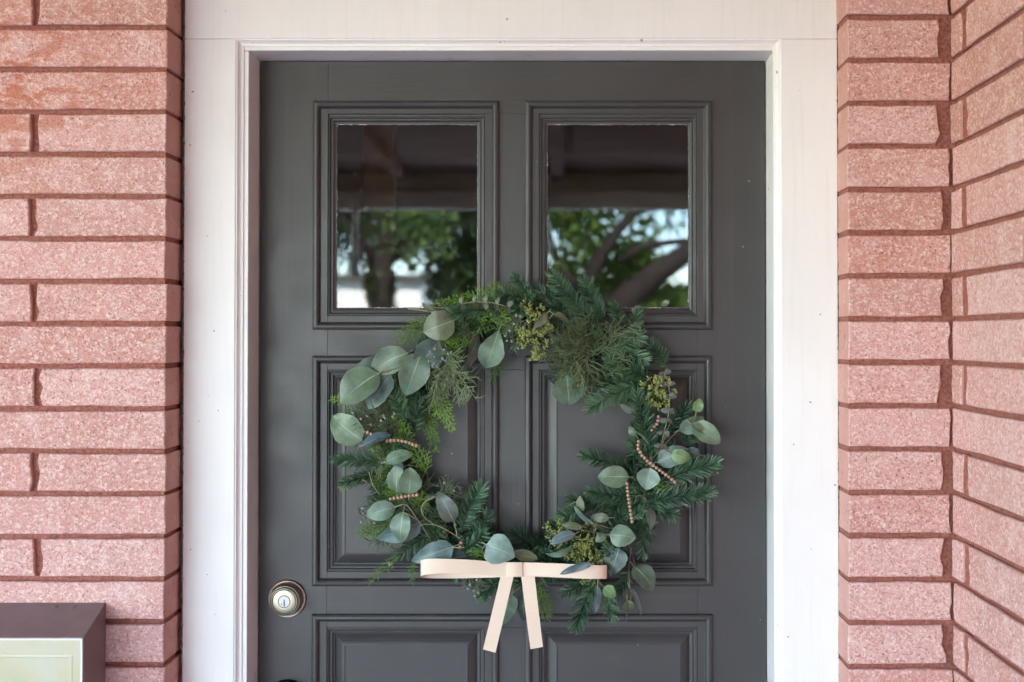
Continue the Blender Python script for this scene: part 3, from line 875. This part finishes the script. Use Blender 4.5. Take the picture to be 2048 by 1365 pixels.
for s_ in [  # base, tip, needle length, fullness, tone, y0, y1
    (1192, 648, 1106, 550, 26, .25, .62, .10, .075), (1207, 640, 1168, 562, 24, .3, .5, .105, .085), (1255, 680, 1230, 612, 22, .9, .5, .11, .09), (1262, 690, 1272, 624, 20, .9, .5, .11, .088),
    (1200, 704, 1280, 673, 27, .3, .6, .095, .08), (1240, 690, 1291, 721, 22, .3, .5, .10, .085), (1262, 775, 1216, 718, 21, .5, .62, .095, .075), (1300, 760, 1262, 738, 24, .4, .6, .1, .08),
    (1238, 770, 1166, 752, 23, .35, .6, .095, .08), (1272, 772, 1180, 818, 26, .3, .72, .085, .07), (1302, 898, 1276, 790, 27, .8, .62, .085, .065), (1275, 950, 1168, 912, 24, .8, .4, .105, .085),
    (1315, 940, 1262, 886, 22, .8, .45, .10, .09), (1325, 962, 1432, 930, 27, .8, .5, .09, .075), (1285, 1005, 1420, 984, 27, .85, .45, .095, .08), (1280, 992, 1180, 984, 24, .8, .42, .10, .085),
    (1250, 1018, 1140, 1000, 23, .7, .4, .105, .09), (1262, 1036, 1285, 1022, 16, .9, .7, .085, .075), (1275, 1062, 1208, 1062, 24, .6, .5, .09, .078), (1300, 1025, 1285, 1108, 22, .8, .5, .10, .085),
    (1262, 1112, 1212, 1100, 22, .7, .55, .085, .07), (1185, 1010, 1122, 1040, 24, .5, .5, .10, .085), (1150, 1042, 1100, 1056, 22, .4, .5, .10, .088), (1190, 1160, 1152, 1256, 25, .8, .5, .105, .09),
    (1214, 1170, 1226, 1236, 20, .8, .5, .10, .085), (1188, 1152, 1130, 1186, 22, .5, .45, .11, .10), (1196, 1155, 1176, 1192, 20, .4, .5, .10, .09), (1262, 1140, 1236, 1190, 20, .8, .4, .115, .10),
    (1068, 606, 1028, 554, 20, .4, .6, .105, .085), (1066, 598, 1000, 586, 20, .4, .6, .10, .085), (1048, 615, 1030, 622, 17, 1., .75, .09, .066), (1050, 606, 1062, 590, 16, 1., .7, .09, .07),
    (1032, 622, 888, 632, 22, .75, .6, .10, .078), (1150, 636, 1082, 584, 24, .3, .35, .115, .10), (1180, 655, 1100, 610, 24, .3, .35, .115, .098), (924, 1056, 964, 974, 27, .3, .62, .10, .082),
    (945, 1098, 974, 1030, 24, .8, .5, .10, .08), (925, 1104, 968, 1068, 25, .85, .6, .092, .072), (882, 1056, 800, 1112, 24, .35, .5, .095, .08), (1080, 1116, 1022, 1066, 24, .4, .35, .115, .10),
    (1012, 1150, 964, 1192, 22, .5, .45, .11, .10), (768, 926, 672, 920, 22, .6, .5, .10, .082), (756, 946, 688, 966, 20, .5, .55, .10, .09), (812, 842, 786, 792, 24, .35, .75, .09, .076),
    (830, 866, 836, 806, 22, .3, .5, .105, .092), (846, 812, 818, 778, 22, .3, .5, .105, .095), (768, 908, 812, 886, 20, .5, .5, .10, .085), (1340, 872, 1374, 812, 22, .7, .35, .115, .10),
    (1362, 884, 1404, 862, 22, .7, .3, .115, .10), (1335, 735, 1302, 690, 23, .6, .35, .115, .10), (900, 1090, 862, 1070, 22, .5, .45, .1, .085), (1100, 1100, 1150, 1090, 22, .5, .35, .115, .1),
    (800, 880, 770, 900, 20, .5, .5, .1, .09), (1300, 1010, 1350, 1030, 22, .7, .4, .11, .1), (1150, 690, 1115, 640, 22, .4, .4, .11, .1), (840, 760, 800, 800, 22, .4, .4, .11, .1)]:
    fir(s_[0], s_[1], s_[2], s_[3], s_[4], s_[7], s_[8], s_[5], 1.15, tone=s_[6])

for c_ in [  # base, tip, spread, y0, y1, tone
    (880, 640, 792, 682, 62, .10, .09, .25), (1025, 584, 872, 616, 48, .10, .085, .42), (985, 636, 900, 692, 60, .105, .088, .40), (1000, 700, 988, 768, 34, .12, .11, .35), (862, 768, 906, 862, 46, .10, .085, .75),
    (842, 800, 872, 905, 42, .115, .105, .22), (818, 894, 810, 846, 36, .10, .085, .55), (856, 950, 826, 884, 46, .10, .085, .5), (800, 945, 758, 902, 40, .10, .085, .55), (724, 950, 678, 974, 30, .105, .095, .85),
    (786, 1036, 716, 1074, 46, .10, .082, .62), (800, 1112, 734, 1164, 22, .115, .11, .45), (826, 1120, 822, 1168, 18, .115, .11, .4), (1076, 1156, 1090, 1242, 46, .105, .095, .55), (978, 1116, 936, 1104, 24, .085, .07, .75),
    (704, 800, 660, 803, 24, .105, .10, .9), (990, 1168, 958, 1202, 34, .11, .10, .6), (826, 1040, 852, 990, 46, .10, .085, .35), (800, 795, 796, 752, 40, .105, .095, .55), (950, 632, 890, 660, 60, .11, .095, .3),
    (1030, 590, 985, 576, 36, .11, .10, .35), (870, 760, 880, 835, 30, .10, .09, .7), (720, 830, 690, 824, 30, .1, .09, .6), (805, 985, 775, 960, 40, .105, .095, .4)]:
    cedar(*c_[:5], c_[5], c_[6], c_[7])

juniper(884, 690, 902, 838, 46, .085, .072, berries=[(861, 704), (865, 710), (870, 716), (868, 728), (873, 734), (880, 722), (886, 718), (890, 721), (884, 714), (897, 708), (903, 704), (905, 735), (908, 752), (876, 752), (895, 758), (912, 744), (889, 700), (871, 698), (859, 722), (866, 733)], dens=1.1, tone=.75, fan=.8)
juniper(770, 868, 720, 806, 64, .095, .075, berries=[(704, 818), (706, 826), (709, 832), (722, 838), (735, 832), (763, 842), (770, 836), (786, 834), (742, 850), (704, 823), (712, 838), (768, 832), (789, 828)], dens=1.2, tone=.45)
juniper(790, 885, 770, 812, 60, .095, .08, dens=1.2, tone=.4)
juniper(1052, 628, 1016, 702, 62, .095, .075, berries=[(1033, 631), (1040, 633), (1047, 655), (1013, 671), (1010, 672), (1014, 682), (1028, 648), (1037, 697), (1020, 662), (1024, 683)], dens=1.1, tone=.6)
juniper(1188, 712, 1162, 626, 80, .088, .066, dens=1.2, tone=.42, fan=1.3)
juniper(1190, 704, 1120, 690, 70, .085, .066, 'brownjuniper', dens=1.2, tone=.5, fan=1.2)
juniper(1192, 700, 1222, 650, 62, .088, .07, dens=1.1, tone=.55, fan=1.2)
juniper(1180, 712, 1160, 770, 60, .085, .068, 'brownjuniper', dens=1.1, tone=.25, fan=1.1)
juniper(1170, 715, 1106, 752, 70, .09, .072, dens=1.25, tone=.42, fan=1.1)
juniper(1165, 730, 1120, 776, 60, .09, .074, dens=1.2, tone=.4)
juniper(1205, 715, 1228, 752, 50, .088, .072, dens=1.1, tone=.5)
juniper(868, 1002, 936, 964, 44, .10, .09, berries=[(908, 982)], tone=.45)
juniper(842, 986, 890, 958, 40, .10, .088, berries=[(889, 966)], tone=.5)
juniper(790, 1028, 714, 1052, 70, .10, .085, berries=[(726, 1017), (723, 1044), (749, 1046), (727, 1027)], dens=1.2, tone=.5)
juniper(966, 1142, 936, 1194, 46, .10, .09, berries=[(941, 1170), (936, 1178), (948, 1182), (957, 1186), (954, 1160), (950, 1192)], tone=.65)
juniper(852, 1000, 836, 1060, 40, .098, .085, tone=.5)
juniper(905, 1010, 868, 1040, 50, .1, .09, tone=.45)

seeds(1068, 672, 34, 44, 62, .066, .62)
seeds(1064, 618, 22, 20, 14, .072, .55)
seeds(1312, 782, 34, 34, 46, .066, .52)
seeds(1162, 1082, 46, 42, 50, .07, .52)
seeds(1110, 1062, 22, 30, 14, .075, .6)
seeds(1180, 1120, 34, 18, 22, .068, .5)
seeds(1178, 1163, 14, 8, 6, .09, .5)

LV = [  # base, tip, apparent width, colour, depth, options
    (757, 746, 679, 806, 70, 'a', .060, dict(shape='round')), (815, 706, 741, 745, 58, 'a', .068, {}), (768, 722, 706, 748, 40, 'd', .080, {}), (779, 748, 734, 818, 52, 'b', .070, {}),
    (842, 706, 811, 793, 62, 'a', .064, dict(shape='round')), (878, 684, 828, 737, 58, 'b', .072, {}), (908, 640, 845, 664, 62, 'c', .070, dict(shape='round')),
    (722, 882, 662, 832, 62, 'a', .062, dict(shape='round')), (725, 887, 781, 867, 21, 'n', .058, dict(roll=.8)), (998, 660, 970, 738, 52, 'a', .062, dict(shape='drop')),
    (962, 668, 930, 752, 19, 'g', .070, dict(roll=.9)), (1097, 627, 1069, 658, 17, 'c', .058, dict(roll=.5)), (1108, 626, 1139, 646, 13, 'c', .062, dict(roll=.8)),
    (1137, 754, 1140, 813, 70, 'a', .080, dict(shape='round')), (1268, 826, 1239, 810, 14, 'c', .085, dict(roll=.6)), (1270, 872, 1256, 854, 15, 'c', .09, dict(roll=.6)),
    (1393, 826, 1401, 798, 23, 'e', .078, dict(shape='round')), (1360, 862, 1410, 836, 34, 'a', .080, {}), (1386, 848, 1442, 886, 42, 'a', .066, dict(shape='round')), (1384, 846, 1412, 868, 16, 'a', .060, dict(roll=.7)),
    (1314, 924, 1380, 900, 42, 'b', .078, {}), (1344, 908, 1384, 918, 31, 'e', .066, dict(shape='round')), (1258, 954, 1195, 954, 44, 'a', .060, dict(shape='round')),
    (1302, 937, 1291, 980, 47, 'l', .058, dict(shape='round')), (1294, 1004, 1305, 1064, 19, 'g', .080, dict(roll=.6)), (1400, 910, 1370, 900, 22, 'd', .09, {}),
    (1219, 1071, 1272, 1077, 46, 'a', .058, dict(shape='round')), (1237, 1096, 1221, 1152, 44, 'd', .066, dict(shape='heart')), (1270, 1132, 1308, 1182, 42, 'd', .075, dict(shape='round')),
    (1196, 1172, 1190, 1229, 15, 'n', .060, dict(roll=.5)), (1208, 1174, 1231, 1194, 24, 'e', .060, {}), (1261, 1176, 1284, 1232, 11, 'b', .085, dict(roll=.9)), (1255, 1203, 1262, 1222, 24, 'c', .12, {}),
    (1256, 1200, 1253, 1246, 4, 'b', .09, dict(roll=1.1)), (1162, 1026, 1160, 992, 17, 'c', .072, {}), (1181, 1048, 1146, 1014, 11, 'b', .066, dict(roll=.8)), (1218, 1037, 1180, 1036, 20, 'c', .070, {}),
    (1163, 1056, 1122, 1049, 17, 'c', .066, dict(roll=.4)), (1150, 1067, 1099, 1088, 21, 'n', .058, {}), (1146, 1099, 1092, 1114, 15, 'a', .058, dict(roll=.5)), (1184, 1128, 1120, 1149, 17, 'n', .027, dict(roll=.2, bend=.03, petiole=4)),
    (1212, 1066, 1190, 1084, 18, 'c', .072, {}), (1115, 1068, 1094, 1066, 10, 'c', .075, dict(roll=.6)), (972, 1091, 1030, 1116, 62, 'l', .034, dict(shape='heart', bend=.05)), (1026, 1106, 1078, 1118, 22, 'c', .060, dict(roll=.5)),
    (906, 1095, 821, 1124, 44, 'b', .060, dict(shape='heart')), (902, 1118, 950, 1112, 40, 'd', .085, {}), (1023, 1190, 1004, 1254, 38, 'a', .080, dict(shape='heart')), (1046, 1186, 1048, 1244, 30, 'd', .095, {}),
    (908, 1046, 874, 985, 38, 'g', .062, dict(shape='round')), (770, 922, 827, 906, 27, 'a', .066, dict(roll=.4)), (781, 920, 808, 934, 12, 'b', .066, dict(roll=.6)), (792, 986, 798, 928, 38, 'a', .072, {}),
    (818, 990, 820, 935, 46, 'a', .062, dict(shape='round')), (789, 1015, 729, 1032, 39, 'a', .060, {}), (804, 1024, 799, 1088, 42, 'a', .056, dict(shape='round')), (842, 1050, 752, 1084, 46, 'b', .068, dict(shape='heart')),
    (945, 1143, 888, 1150, 30, 'd', .088, {}), (870, 624, 844, 606, 18, 'c', .085, {}), (868, 992, 846, 1002, 12, 'd', .085, {}), (1036, 1110, 1000, 1095, 20, 'd', .085, {})]
for (bx_, by_, tx, ty, W, col, y, kw) in LV:
    leaf(bx_, by_, tx, ty, W, col, y, dy=rnd.uniform(-.006, .008), **kw)
# two stems of small folded juvenile leaves
def juvenile(pts, y, n, col):
    stem(pts, y, .0010, .85)
    for i in range(n):
        t_ = i / (n - 1) * (len(pts) - 1); j = min(int(t_), len(pts) - 2); u = t_ - j
        x_ = pts[j][0] + (pts[j + 1][0] - pts[j][0]) * u; y_ = pts[j][1] + (pts[j + 1][1] - pts[j][1]) * u
        for sg in (-1, 1):
            an = math.atan2(pts[j + 1][1] - pts[j][1], pts[j + 1][0] - pts[j][0]) + sg * rnd.uniform(.9, 1.5)
            l = rnd.uniform(13, 19)
            leaf(x_, y_, x_ + math.cos(an) * l, y_ + math.sin(an) * l, rnd.uniform(7, 13), rnd.choice((col, 'g')), y - .002, roll=rnd.uniform(.2, .9), petiole=0, name='juvenile_leaf')
juvenile([(922, 608), (955, 604), (985, 606), (1015, 614)], .068, 5, 'c')
juvenile([(1328, 745), (1338, 775), (1338, 820), (1332, 850), (1322, 890)], .072, 7, 'g')
for pts, y, tn in [
    ([(1219, 1071), (1195, 1066), (1168, 1062)], .062, .3), ([(1218, 1056), (1190, 1050), (1160, 1052)], .066, .3), ([(1263, 1096), (1258, 1130), (1258, 1155), (1261, 1180), (1262, 1204)], .075, .2),
    ([(1207, 1120), (1200, 1145), (1197, 1160), (1200, 1168), (1208, 1174)], .045, .2), ([(1270, 1132), (1266, 1115), (1262, 1098)], .078, .2), ([(1292, 932), (1310, 912), (1325, 895), (1352, 866), (1386, 848)], .066, .3),
    ([(1322, 898), (1328, 880), (1340, 845)], .070, .5), ([(1322, 899), (1332, 900), (1344, 908)], .064, .2), ([(1258, 954), (1266, 957), (1272, 962)], .060, .3), ([(1302, 937), (1299, 930), (1290, 922)], .060, .3),
    ([(1393, 826), (1390, 838), (1384, 848)], .076, .3), ([(1294, 1004), (1286, 994), (1275, 992), (1268, 1010)], .075, .25), ([(788, 1015), (808, 1009), (820, 1018), (834, 1038), (846, 1055), (857, 1074)], .060, .9),
    ([(804, 1024), (818, 1030), (834, 1040)], .058, .9), ([(842, 1050), (870, 1050), (896, 1062), (926, 1082)], .066, .9), ([(872, 994), (852, 1003), (843, 1018), (850, 1036), (872, 1052)], .066, .9),
    ([(908, 1046), (912, 1060), (914, 1074)], .062, .9), ([(906, 1095), (920, 1096), (928, 1095)], .062, .9), ([(972, 1091), (966, 1096), (964, 1104)], .05, .8), ([(755, 747), (775, 742), (796, 735), (802, 728)], .064, .75),
    ([(816, 617), (845, 621), (878, 627)], .085, 1.0), ([(740, 892), (752, 905), (768, 930)], .085, .2), ([(758, 975), (757, 955), (762, 990), (764, 1000)], .10, .4), ([(1022, 1191), (1030, 1182), (1042, 1174)], .075, .9),
    ([(738, 944), (746, 970), (760, 990)], .08, .8), ([(1108, 626), (1100, 636), (1092, 650)], .066, .6), ([(1236, 652), (1278, 673)], .088, .7)]:
    stem(pts, y, .0011 if tn < .95 else .0022, tn)
# looser sprigs standing out from the body of the ring
for i in range(104):
    t_ = (i + rnd.random()) / 104
    x_, y_ = ring_at(t_ % 1); cxr, cyr = 1040, 878
    ox, oy = x_ - cxr, y_ - cyr; l = math.hypot(ox, oy); ox, oy = ox / l, oy / l
    tx, ty = -oy, ox
    sgn = rnd.choice((-1, 1)); rad = rnd.uniform(-.55, 1.0) * (1.0 if y_ > 760 else .55)
    ln = rnd.uniform(44, 66)
    bx_, by_ = x_ + ox * 8, y_ + oy * 8
    ex, ey = bx_ + (tx * sgn * .8 + ox * rad * .8) * ln, by_ + (ty * sgn * .8 + oy * rad * .8) * ln
    left = x_ < 960
    if rnd.random() < (.45 if left else .12): cedar(bx_, by_, ex, ey, rnd.uniform(34, 50), .108, .094, rnd.uniform(.3, .75))
    elif left and rnd.random() < .35: juniper(bx_, by_, ex, ey, 46, .105, .09, dens=1.0, tone=rnd.uniform(.35, .6))
    else: fir(bx_, by_, ex, ey, rnd.uniform(19, 23), .112, .095, rnd.uniform(.4, .9), 1.1, tone=rnd.uniform(.35, .6))
# thicker greenery down the left side and the lower right
for i in range(58):
    if i % 3: t_ = rnd.uniform(.60, .97)
    else: t_ = rnd.uniform(.28, .48)
    x_, y_ = ring_at(t_); ox, oy = x_ - 1040, y_ - 878; l = math.hypot(ox, oy); ox, oy = ox / l, oy / l
    tx, ty = -oy, ox; off = rnd.uniform(-16, 30); sgn = rnd.choice((-1, 1)); rad = rnd.uniform(-.5, .9)
    bx_, by_ = x_ + ox * off, y_ + oy * off; ln = rnd.uniform(40, 62)
    ex, ey = bx_ + (tx * sgn * .8 + ox * rad * .8) * ln, by_ + (ty * sgn * .8 + oy * rad * .8) * ln
    if t_ < .5: fir(bx_, by_, ex, ey, rnd.uniform(19, 24), .108, .09, rnd.uniform(.4, .9), 1.1, tone=rnd.uniform(.4, .65))
    elif i % 2: cedar(bx_, by_, ex, ey, rnd.uniform(36, 54), .104, .086, rnd.uniform(.45, .95))
    elif i % 4 == 0: juniper(bx_, by_, ex, ey, 50, .102, .086, dens=1.0, tone=rnd.uniform(.4, .7))
    else: fir(bx_, by_, ex, ey, rnd.uniform(19, 24), .108, .09, rnd.uniform(.4, .9), 1.1, tone=rnd.uniform(.4, .65))
# small brown cones
for (x_, y_) in ((728, 964), (780, 1128), (1280, 674), (1289, 722)):
    c = P(x_, y_, .09); v, f = [], []
    for i in range(14):
        d = Vector((rnd.gauss(0, 1), rnd.gauss(0, 1), rnd.gauss(0, 1))).normalized(); b = len(v)
        u = d.orthogonal().normalized() * .0012; w_ = d.cross(u)
        v += [c + u, c + d * .003 + w_, c + d * .0052, c + d * .003 - w_]; f += [(b, b + 1, b + 2, b + 3)]
    mk('seed_cone', v, f, M['bead'], WR)

# wooden beads
bead_me = bpy.data.meshes.new('bead'); bead_me.from_pydata([Vector(u) * .0029 for u in sphere_geo(12, 9)[0]], [], sphere_geo(12, 9)[1])
bead_me.materials.append(M['bead']); bead_me.polygons.foreach_set('use_smooth', [True] * len(bead_me.polygons))
def beads(pts, y=.058, r=1.0):
    w = [P(*p, y) for p in pts]
    mb = MB(); mb.tube(w, .0006, 4, .5)
    root = mb.build('bead_string', M['twig'], WR, True)
    d, step = 0.0, .0063 * r
    for i in range(len(w) - 1):
        L = (w[i + 1] - w[i]).length
        while d < L:
            o = link(bpy.data.objects.new('bead', bead_me), root, w[i].lerp(w[i + 1], d / L))
            k = r * rnd.uniform(.92, 1.06); o.scale = (k, k, k); o.rotation_euler = (rnd.random() * 3, rnd.random() * 3, 0)
            d += step
        d -= L
beads([(728, 863), (738, 866), (748, 871)], .066)
beads([(774, 882), (796, 881), (816, 885), (838, 894)], .062)
beads([(781, 998), (800, 995), (820, 992), (837, 990)], .058)
beads([(1277, 883), (1276, 897), (1284, 911), (1296, 923), (1311, 935), (1325, 945), (1341, 957), (1355, 969)], .060)
beads([(1317, 834), (1314, 848), (1303, 861)], .070)
beads([(1254, 968), (1256, 990), (1259, 1010), (1262, 1030), (1265, 1048)], .060)
beads([(922, 1086), (918, 1099)], .07)

# bow of bent wood veneer
BW = bpy.data.objects.new('bow', None); link(BW, WR, P(1030, 1140, .05))
def ribbon(name, path, parent, th=.0011):
    """path: (px, top py, bottom py, depth) along the strip"""
    T = [P(x_, a, y) for x_, a, b, y in path]; B = [P(x_, b, y) for x_, a, b, y in path]
    n = len(T); v, f = [], []
    for i in range(n):
        d = (T[min(i + 1, n - 1)] - T[max(i - 1, 0)]).normalized(); w_ = (T[i] - B[i]).normalized()
        nn = d.cross(w_).normalized() * th / 2
        v += [T[i] + nn, B[i] + nn, B[i] - nn, T[i] - nn]
    for i in range(n - 1):
        for k in range(4):
            a, b = i * 4 + k, i * 4 + (k + 1) % 4
            f.append((a, b, b + 4, a + 4))
    f += [(0, 1, 2, 3), tuple((n - 1) * 4 + k for k in (3, 2, 1, 0))]
    o = mk(name, v, f, M['veneer'], parent)
    o.modifiers.new('edge', 'EDGE_SPLIT').split_angle = R(40)
    o.data.polygons.foreach_set('use_smooth', [True] * len(f))
    return fix(o)
def loop(path):
    out = []
    for i in range(len(path) - 1):
        p0, p1, p2, p3 = path[max(0, i - 1)], path[i], path[i + 1], path[min(len(path) - 1, i + 2)]
        for k in range(6):
            t_ = k / 6
            out.append(tuple(.5 * ((2 * p1[j]) + (p2[j] - p0[j]) * t_ + (2 * p0[j] - 5 * p1[j] + 4 * p2[j] - p3[j]) * t_ ** 2 + (3 * p1[j] - p0[j] - 3 * p2[j] + p3[j]) * t_ ** 3) for j in range(4)))
    out.append(path[-1]); return out
ribbon('bow_loop', loop([(1022, 1125, 1153, .047), (990, 1124, 1152, .044), (940, 1120, 1149, .038), (890, 1118, 1147, .034), (860, 1118, 1149, .035), (846, 1120, 1151, .040), (842, 1123, 1154, .049), (849, 1126, 1156, .060),
                        (870, 1129, 1157, .069), (910, 1131, 1157, .074), (960, 1130, 1156, .070), (1022, 1127, 1154, .058)]), BW)
ribbon('bow_loop', loop([(1038, 1125, 1153, .047), (1080, 1126, 1153, .043), (1130, 1128, 1156, .038), (1175, 1130, 1158, .036), (1200, 1131, 1158, .040), (1211, 1131, 1158, .048), (1212, 1131, 1157, .057), (1195, 1131, 1156, .066),
                        (1150, 1130, 1156, .072), (1100, 1129, 1155, .070), (1040, 1127, 1154, .058)]), BW)
ribbon('bow_knot', [(1012, 1125.5, 1153.5, .052), (1014, 1125, 1154, .0425), (1024, 1125, 1154, .0405), (1036, 1125, 1154, .0405), (1044, 1125, 1153.6, .0425), (1046, 1125.5, 1153, .052)], BW)
def tail(c0, c1, c2, c3, y0, y1):
    A, B_, C_, D_ = P(*c0, y0), P(*c1, y0), P(*c2, y1), P(*c3, y1)
    v = []
    for i in range(7):
        t_ = i / 6; bulge = Vector((0, -.004 * math.sin(math.pi * t_), 0))
        for e_ in (A.lerp(D_, t_), B_.lerp(C_, t_)):
            v += [e_ + bulge, e_ + bulge + Vector((0, .0011, 0))]
    f = [(0, 2, 3, 1), (24, 25, 27, 26)]
    for i in range(6):
        k = i * 4
        f += [(k, k + 4, k + 6, k + 2), (k + 1, k + 3, k + 7, k + 5), (k, k + 1, k + 5, k + 4), (k + 2, k + 6, k + 7, k + 3)]
    return fix(mk('bow_tail', v, f, M['veneer'], BW))
tail((1002, 1150), (1028, 1150), (991, 1306), (966, 1299), .050, .056)
tail((1042, 1150), (1069, 1150), (1086, 1294), (1061, 1299), .050, .056)

# ------------------------------------------------------------------ garden behind the viewer, seen in the panes
def tree(loc, trunk, limbs, blobs, nleaf, size, mat, label, group=None, name='tree', seed=1, gaps=-.15):
    r_ = random.Random(seed)
    T = thing(name, loc, label, 'tree', group)
    mb = MB()
    for pts, r0, r1 in [trunk] + limbs:
        n = len(pts); mb.tube([Vector(p) for p in pts], [r0 + (r1 - r0) * i / (n - 1) for i in range(n)], 9, .5)
    mb.build('trunk', M['bark'], T, True)
    lb = MB()
    for i in range(nleaf):
        (cx_, cy_, cz_, rx, ry, rz) = r_.choice(blobs)
        d = Vector((r_.gauss(0, 1), r_.gauss(0, 1), r_.gauss(0, 1))).normalized() * r_.random() ** .45
        c = Vector((cx_ + d.x * rx, cy_ + d.y * ry, cz_ + d.z * rz))
        if noise.noise(c * 2.6) < gaps: continue
        u = Vector((r_.gauss(0, 1), r_.gauss(0, 1), r_.gauss(0, 1))).normalized(); w_ = u.orthogonal().normalized()
        l = size * r_.uniform(.6, 1.3)
        lb.poly([c, c + u * l * .5 + w_ * l * .28, c + u * l, c + u * l * .5 - w_ * l * .28], max(0, min(1, r_.gauss(.5, .25))))
    lb.build('crown', M[mat], T, False)
    return T
V = Vector
tree((.5, -9, -.15), ([(.20, -9, -.15), (.25, -9, .9), (.40, -9, 1.55), (.62, -9, 1.90), (.92, -9, 2.14), (1.30, -9, 2.42), (2.1, -9.1, 3.0)], .19, .08),
     [([(.28, -9, 1.3), (.22, -9.05, 2.0), (.42, -9.05, 2.35), (.58, -9.0, 2.58), (.80, -9, 2.85), (1.0, -9, 3.3)], .085, .035), ([(.60, -9.05, 2.28), (.78, -9.1, 2.42), (1.02, -9.1, 2.46), (1.4, -9, 2.5)], .045, .025),
      ([(.22, -9.05, 2.0), (.05, -9.1, 2.2), (-.15, -9.1, 2.75)], .045, .02), ([(.02, -9, -.15), (.0, -9, .9), (.08, -9, 1.75), (-.02, -9.05, 2.0)], .13, .06)],
     [(.12, -9.5, 2.42, .42, .6, .42), (1.0, -9.5, 2.95, .7, .8, .35), (.3, -10.0, 2.0, .4, .6, .35), (1.15, -9.3, 1.80, .38, .4, .26), (-.3, -9.3, 3.2, .9, .9, .6), (2.4, -9.5, 2.8, .9, .9, .9), (.75, -9.6, 2.35, .35, .5, .3), (.2, -9.4, 2.8, .5, .5, .3)],
     9500, .095, 'treeleaf', 'spreading tree with a leaning trunk beyond the porch, reflected in the right pane', seed=3)
tree((-1.5, -8.4, -.15), ([(-1.62, -8.4, -.15), (-1.60, -8.4, 1.0), (-1.58, -8.4, 2.2), (-1.4, -8.4, 3.2)], .13, .07),
     [([(-1.58, -8.4, 2.2), (-.9, -8.5, 2.8), (-.5, -8.5, 3.2)], .06, .03), ([(-1.58, -8.4, 2.2), (-2.1, -8.3, 2.8)], .06, .03)],
     [(-1.9, -8.8, 2.62, .75, .8, .50), (-1.0, -8.8, 2.62, .75, .8, .50), (-.85, -8.8, 2.05, .36, .6, .45), (-1.3, -8.6, 3.3, 1.5, 1.0, .6), (-.55, -9.2, 2.2, .32, .5, .6), (-1.62, -8.5, 2.0, .10, .2, .30), (-.8, -8.9, 1.2, .6, .6, .7)],
     15000, .09, 'darkleaf', 'dense dark leaved tree beyond the porch, reflected in the left pane', seed=5, gaps=-.42)
lb = MB(); r_ = random.Random(21)
for i in range(420):
    c = V((-1.18 + r_.gauss(0, .17), -7.7 + r_.gauss(0, .15), 2.47 + r_.gauss(0, .13)))
    u = V((r_.gauss(0, 1), r_.gauss(0, 1), r_.gauss(0, 1))).normalized(); w_ = u.orthogonal().normalized(); l = r_.uniform(.05, .09)
    lb.poly([c, c + u * l * .5 + w_ * l * .3, c + u * l, c + u * l * .5 - w_ * l * .3], r_.random())
lb.tube([V((-1.3, -8.4, 2.5)), V((-1.25, -8.0, 2.55)), V((-1.15, -7.6, 2.45))], .015, 5, 0)
lb.build('sun_toned_branch', M['treeleaf'], bpy.data.objects['tree.001'], False)  # brighter leaf colour stands for sunlit leaves on the dark tree
hb = MB(); r_ = random.Random(9)
for i in range(5200):
    c = V((r_.uniform(-1.15, 6.5), -12.5 + r_.uniform(-.6, .6), -.1 + r_.random() ** .8 * 2.35))
    u = V((r_.gauss(0, 1), r_.gauss(0, 1), r_.gauss(0, 1))).normalized(); w_ = u.orthogonal().normalized(); l = r_.uniform(.1, .2)
    hb.poly([c, c + u * l * .5 + w_ * l * .3, c + u * l, c + u * l * .5 - w_ * l * .3], r_.random())
H = thing('hedge', (2, -12.5, -.15), 'dark clipped hedge at the far side of the garden', 'hedge')
hb.build('foliage', M['darkleaf'], H, False)
box('core', -1.0, 6.4, -12.75, -12.25, -.15, 1.9, M['bark'], H)
S = thing('white_shed', (-3.0, -14, -.15), 'white sunlit garden shed with a low roof, reflected in the left pane', 'shed')
box('wall', -4.6, -1.88, -16, -14, -.15, 2.33, M['offwhite'], S)
box('roof', -4.75, -1.80, -16.1, -13.9, 2.335, 2.42, M['roofing'], S)
box('door', -3.9, -3.1, -14.03, -14.001, -.13, 1.95, M['offwhite'], S, .01)
f_ = box('window', -2.7, -2.2, -14.03, -14.001, .9, 1.75, M['offwhite'], S, .01)
box('pane', -2.65, -2.25, -14.036, -14.031, .95, 1.7, M['room'], f_)
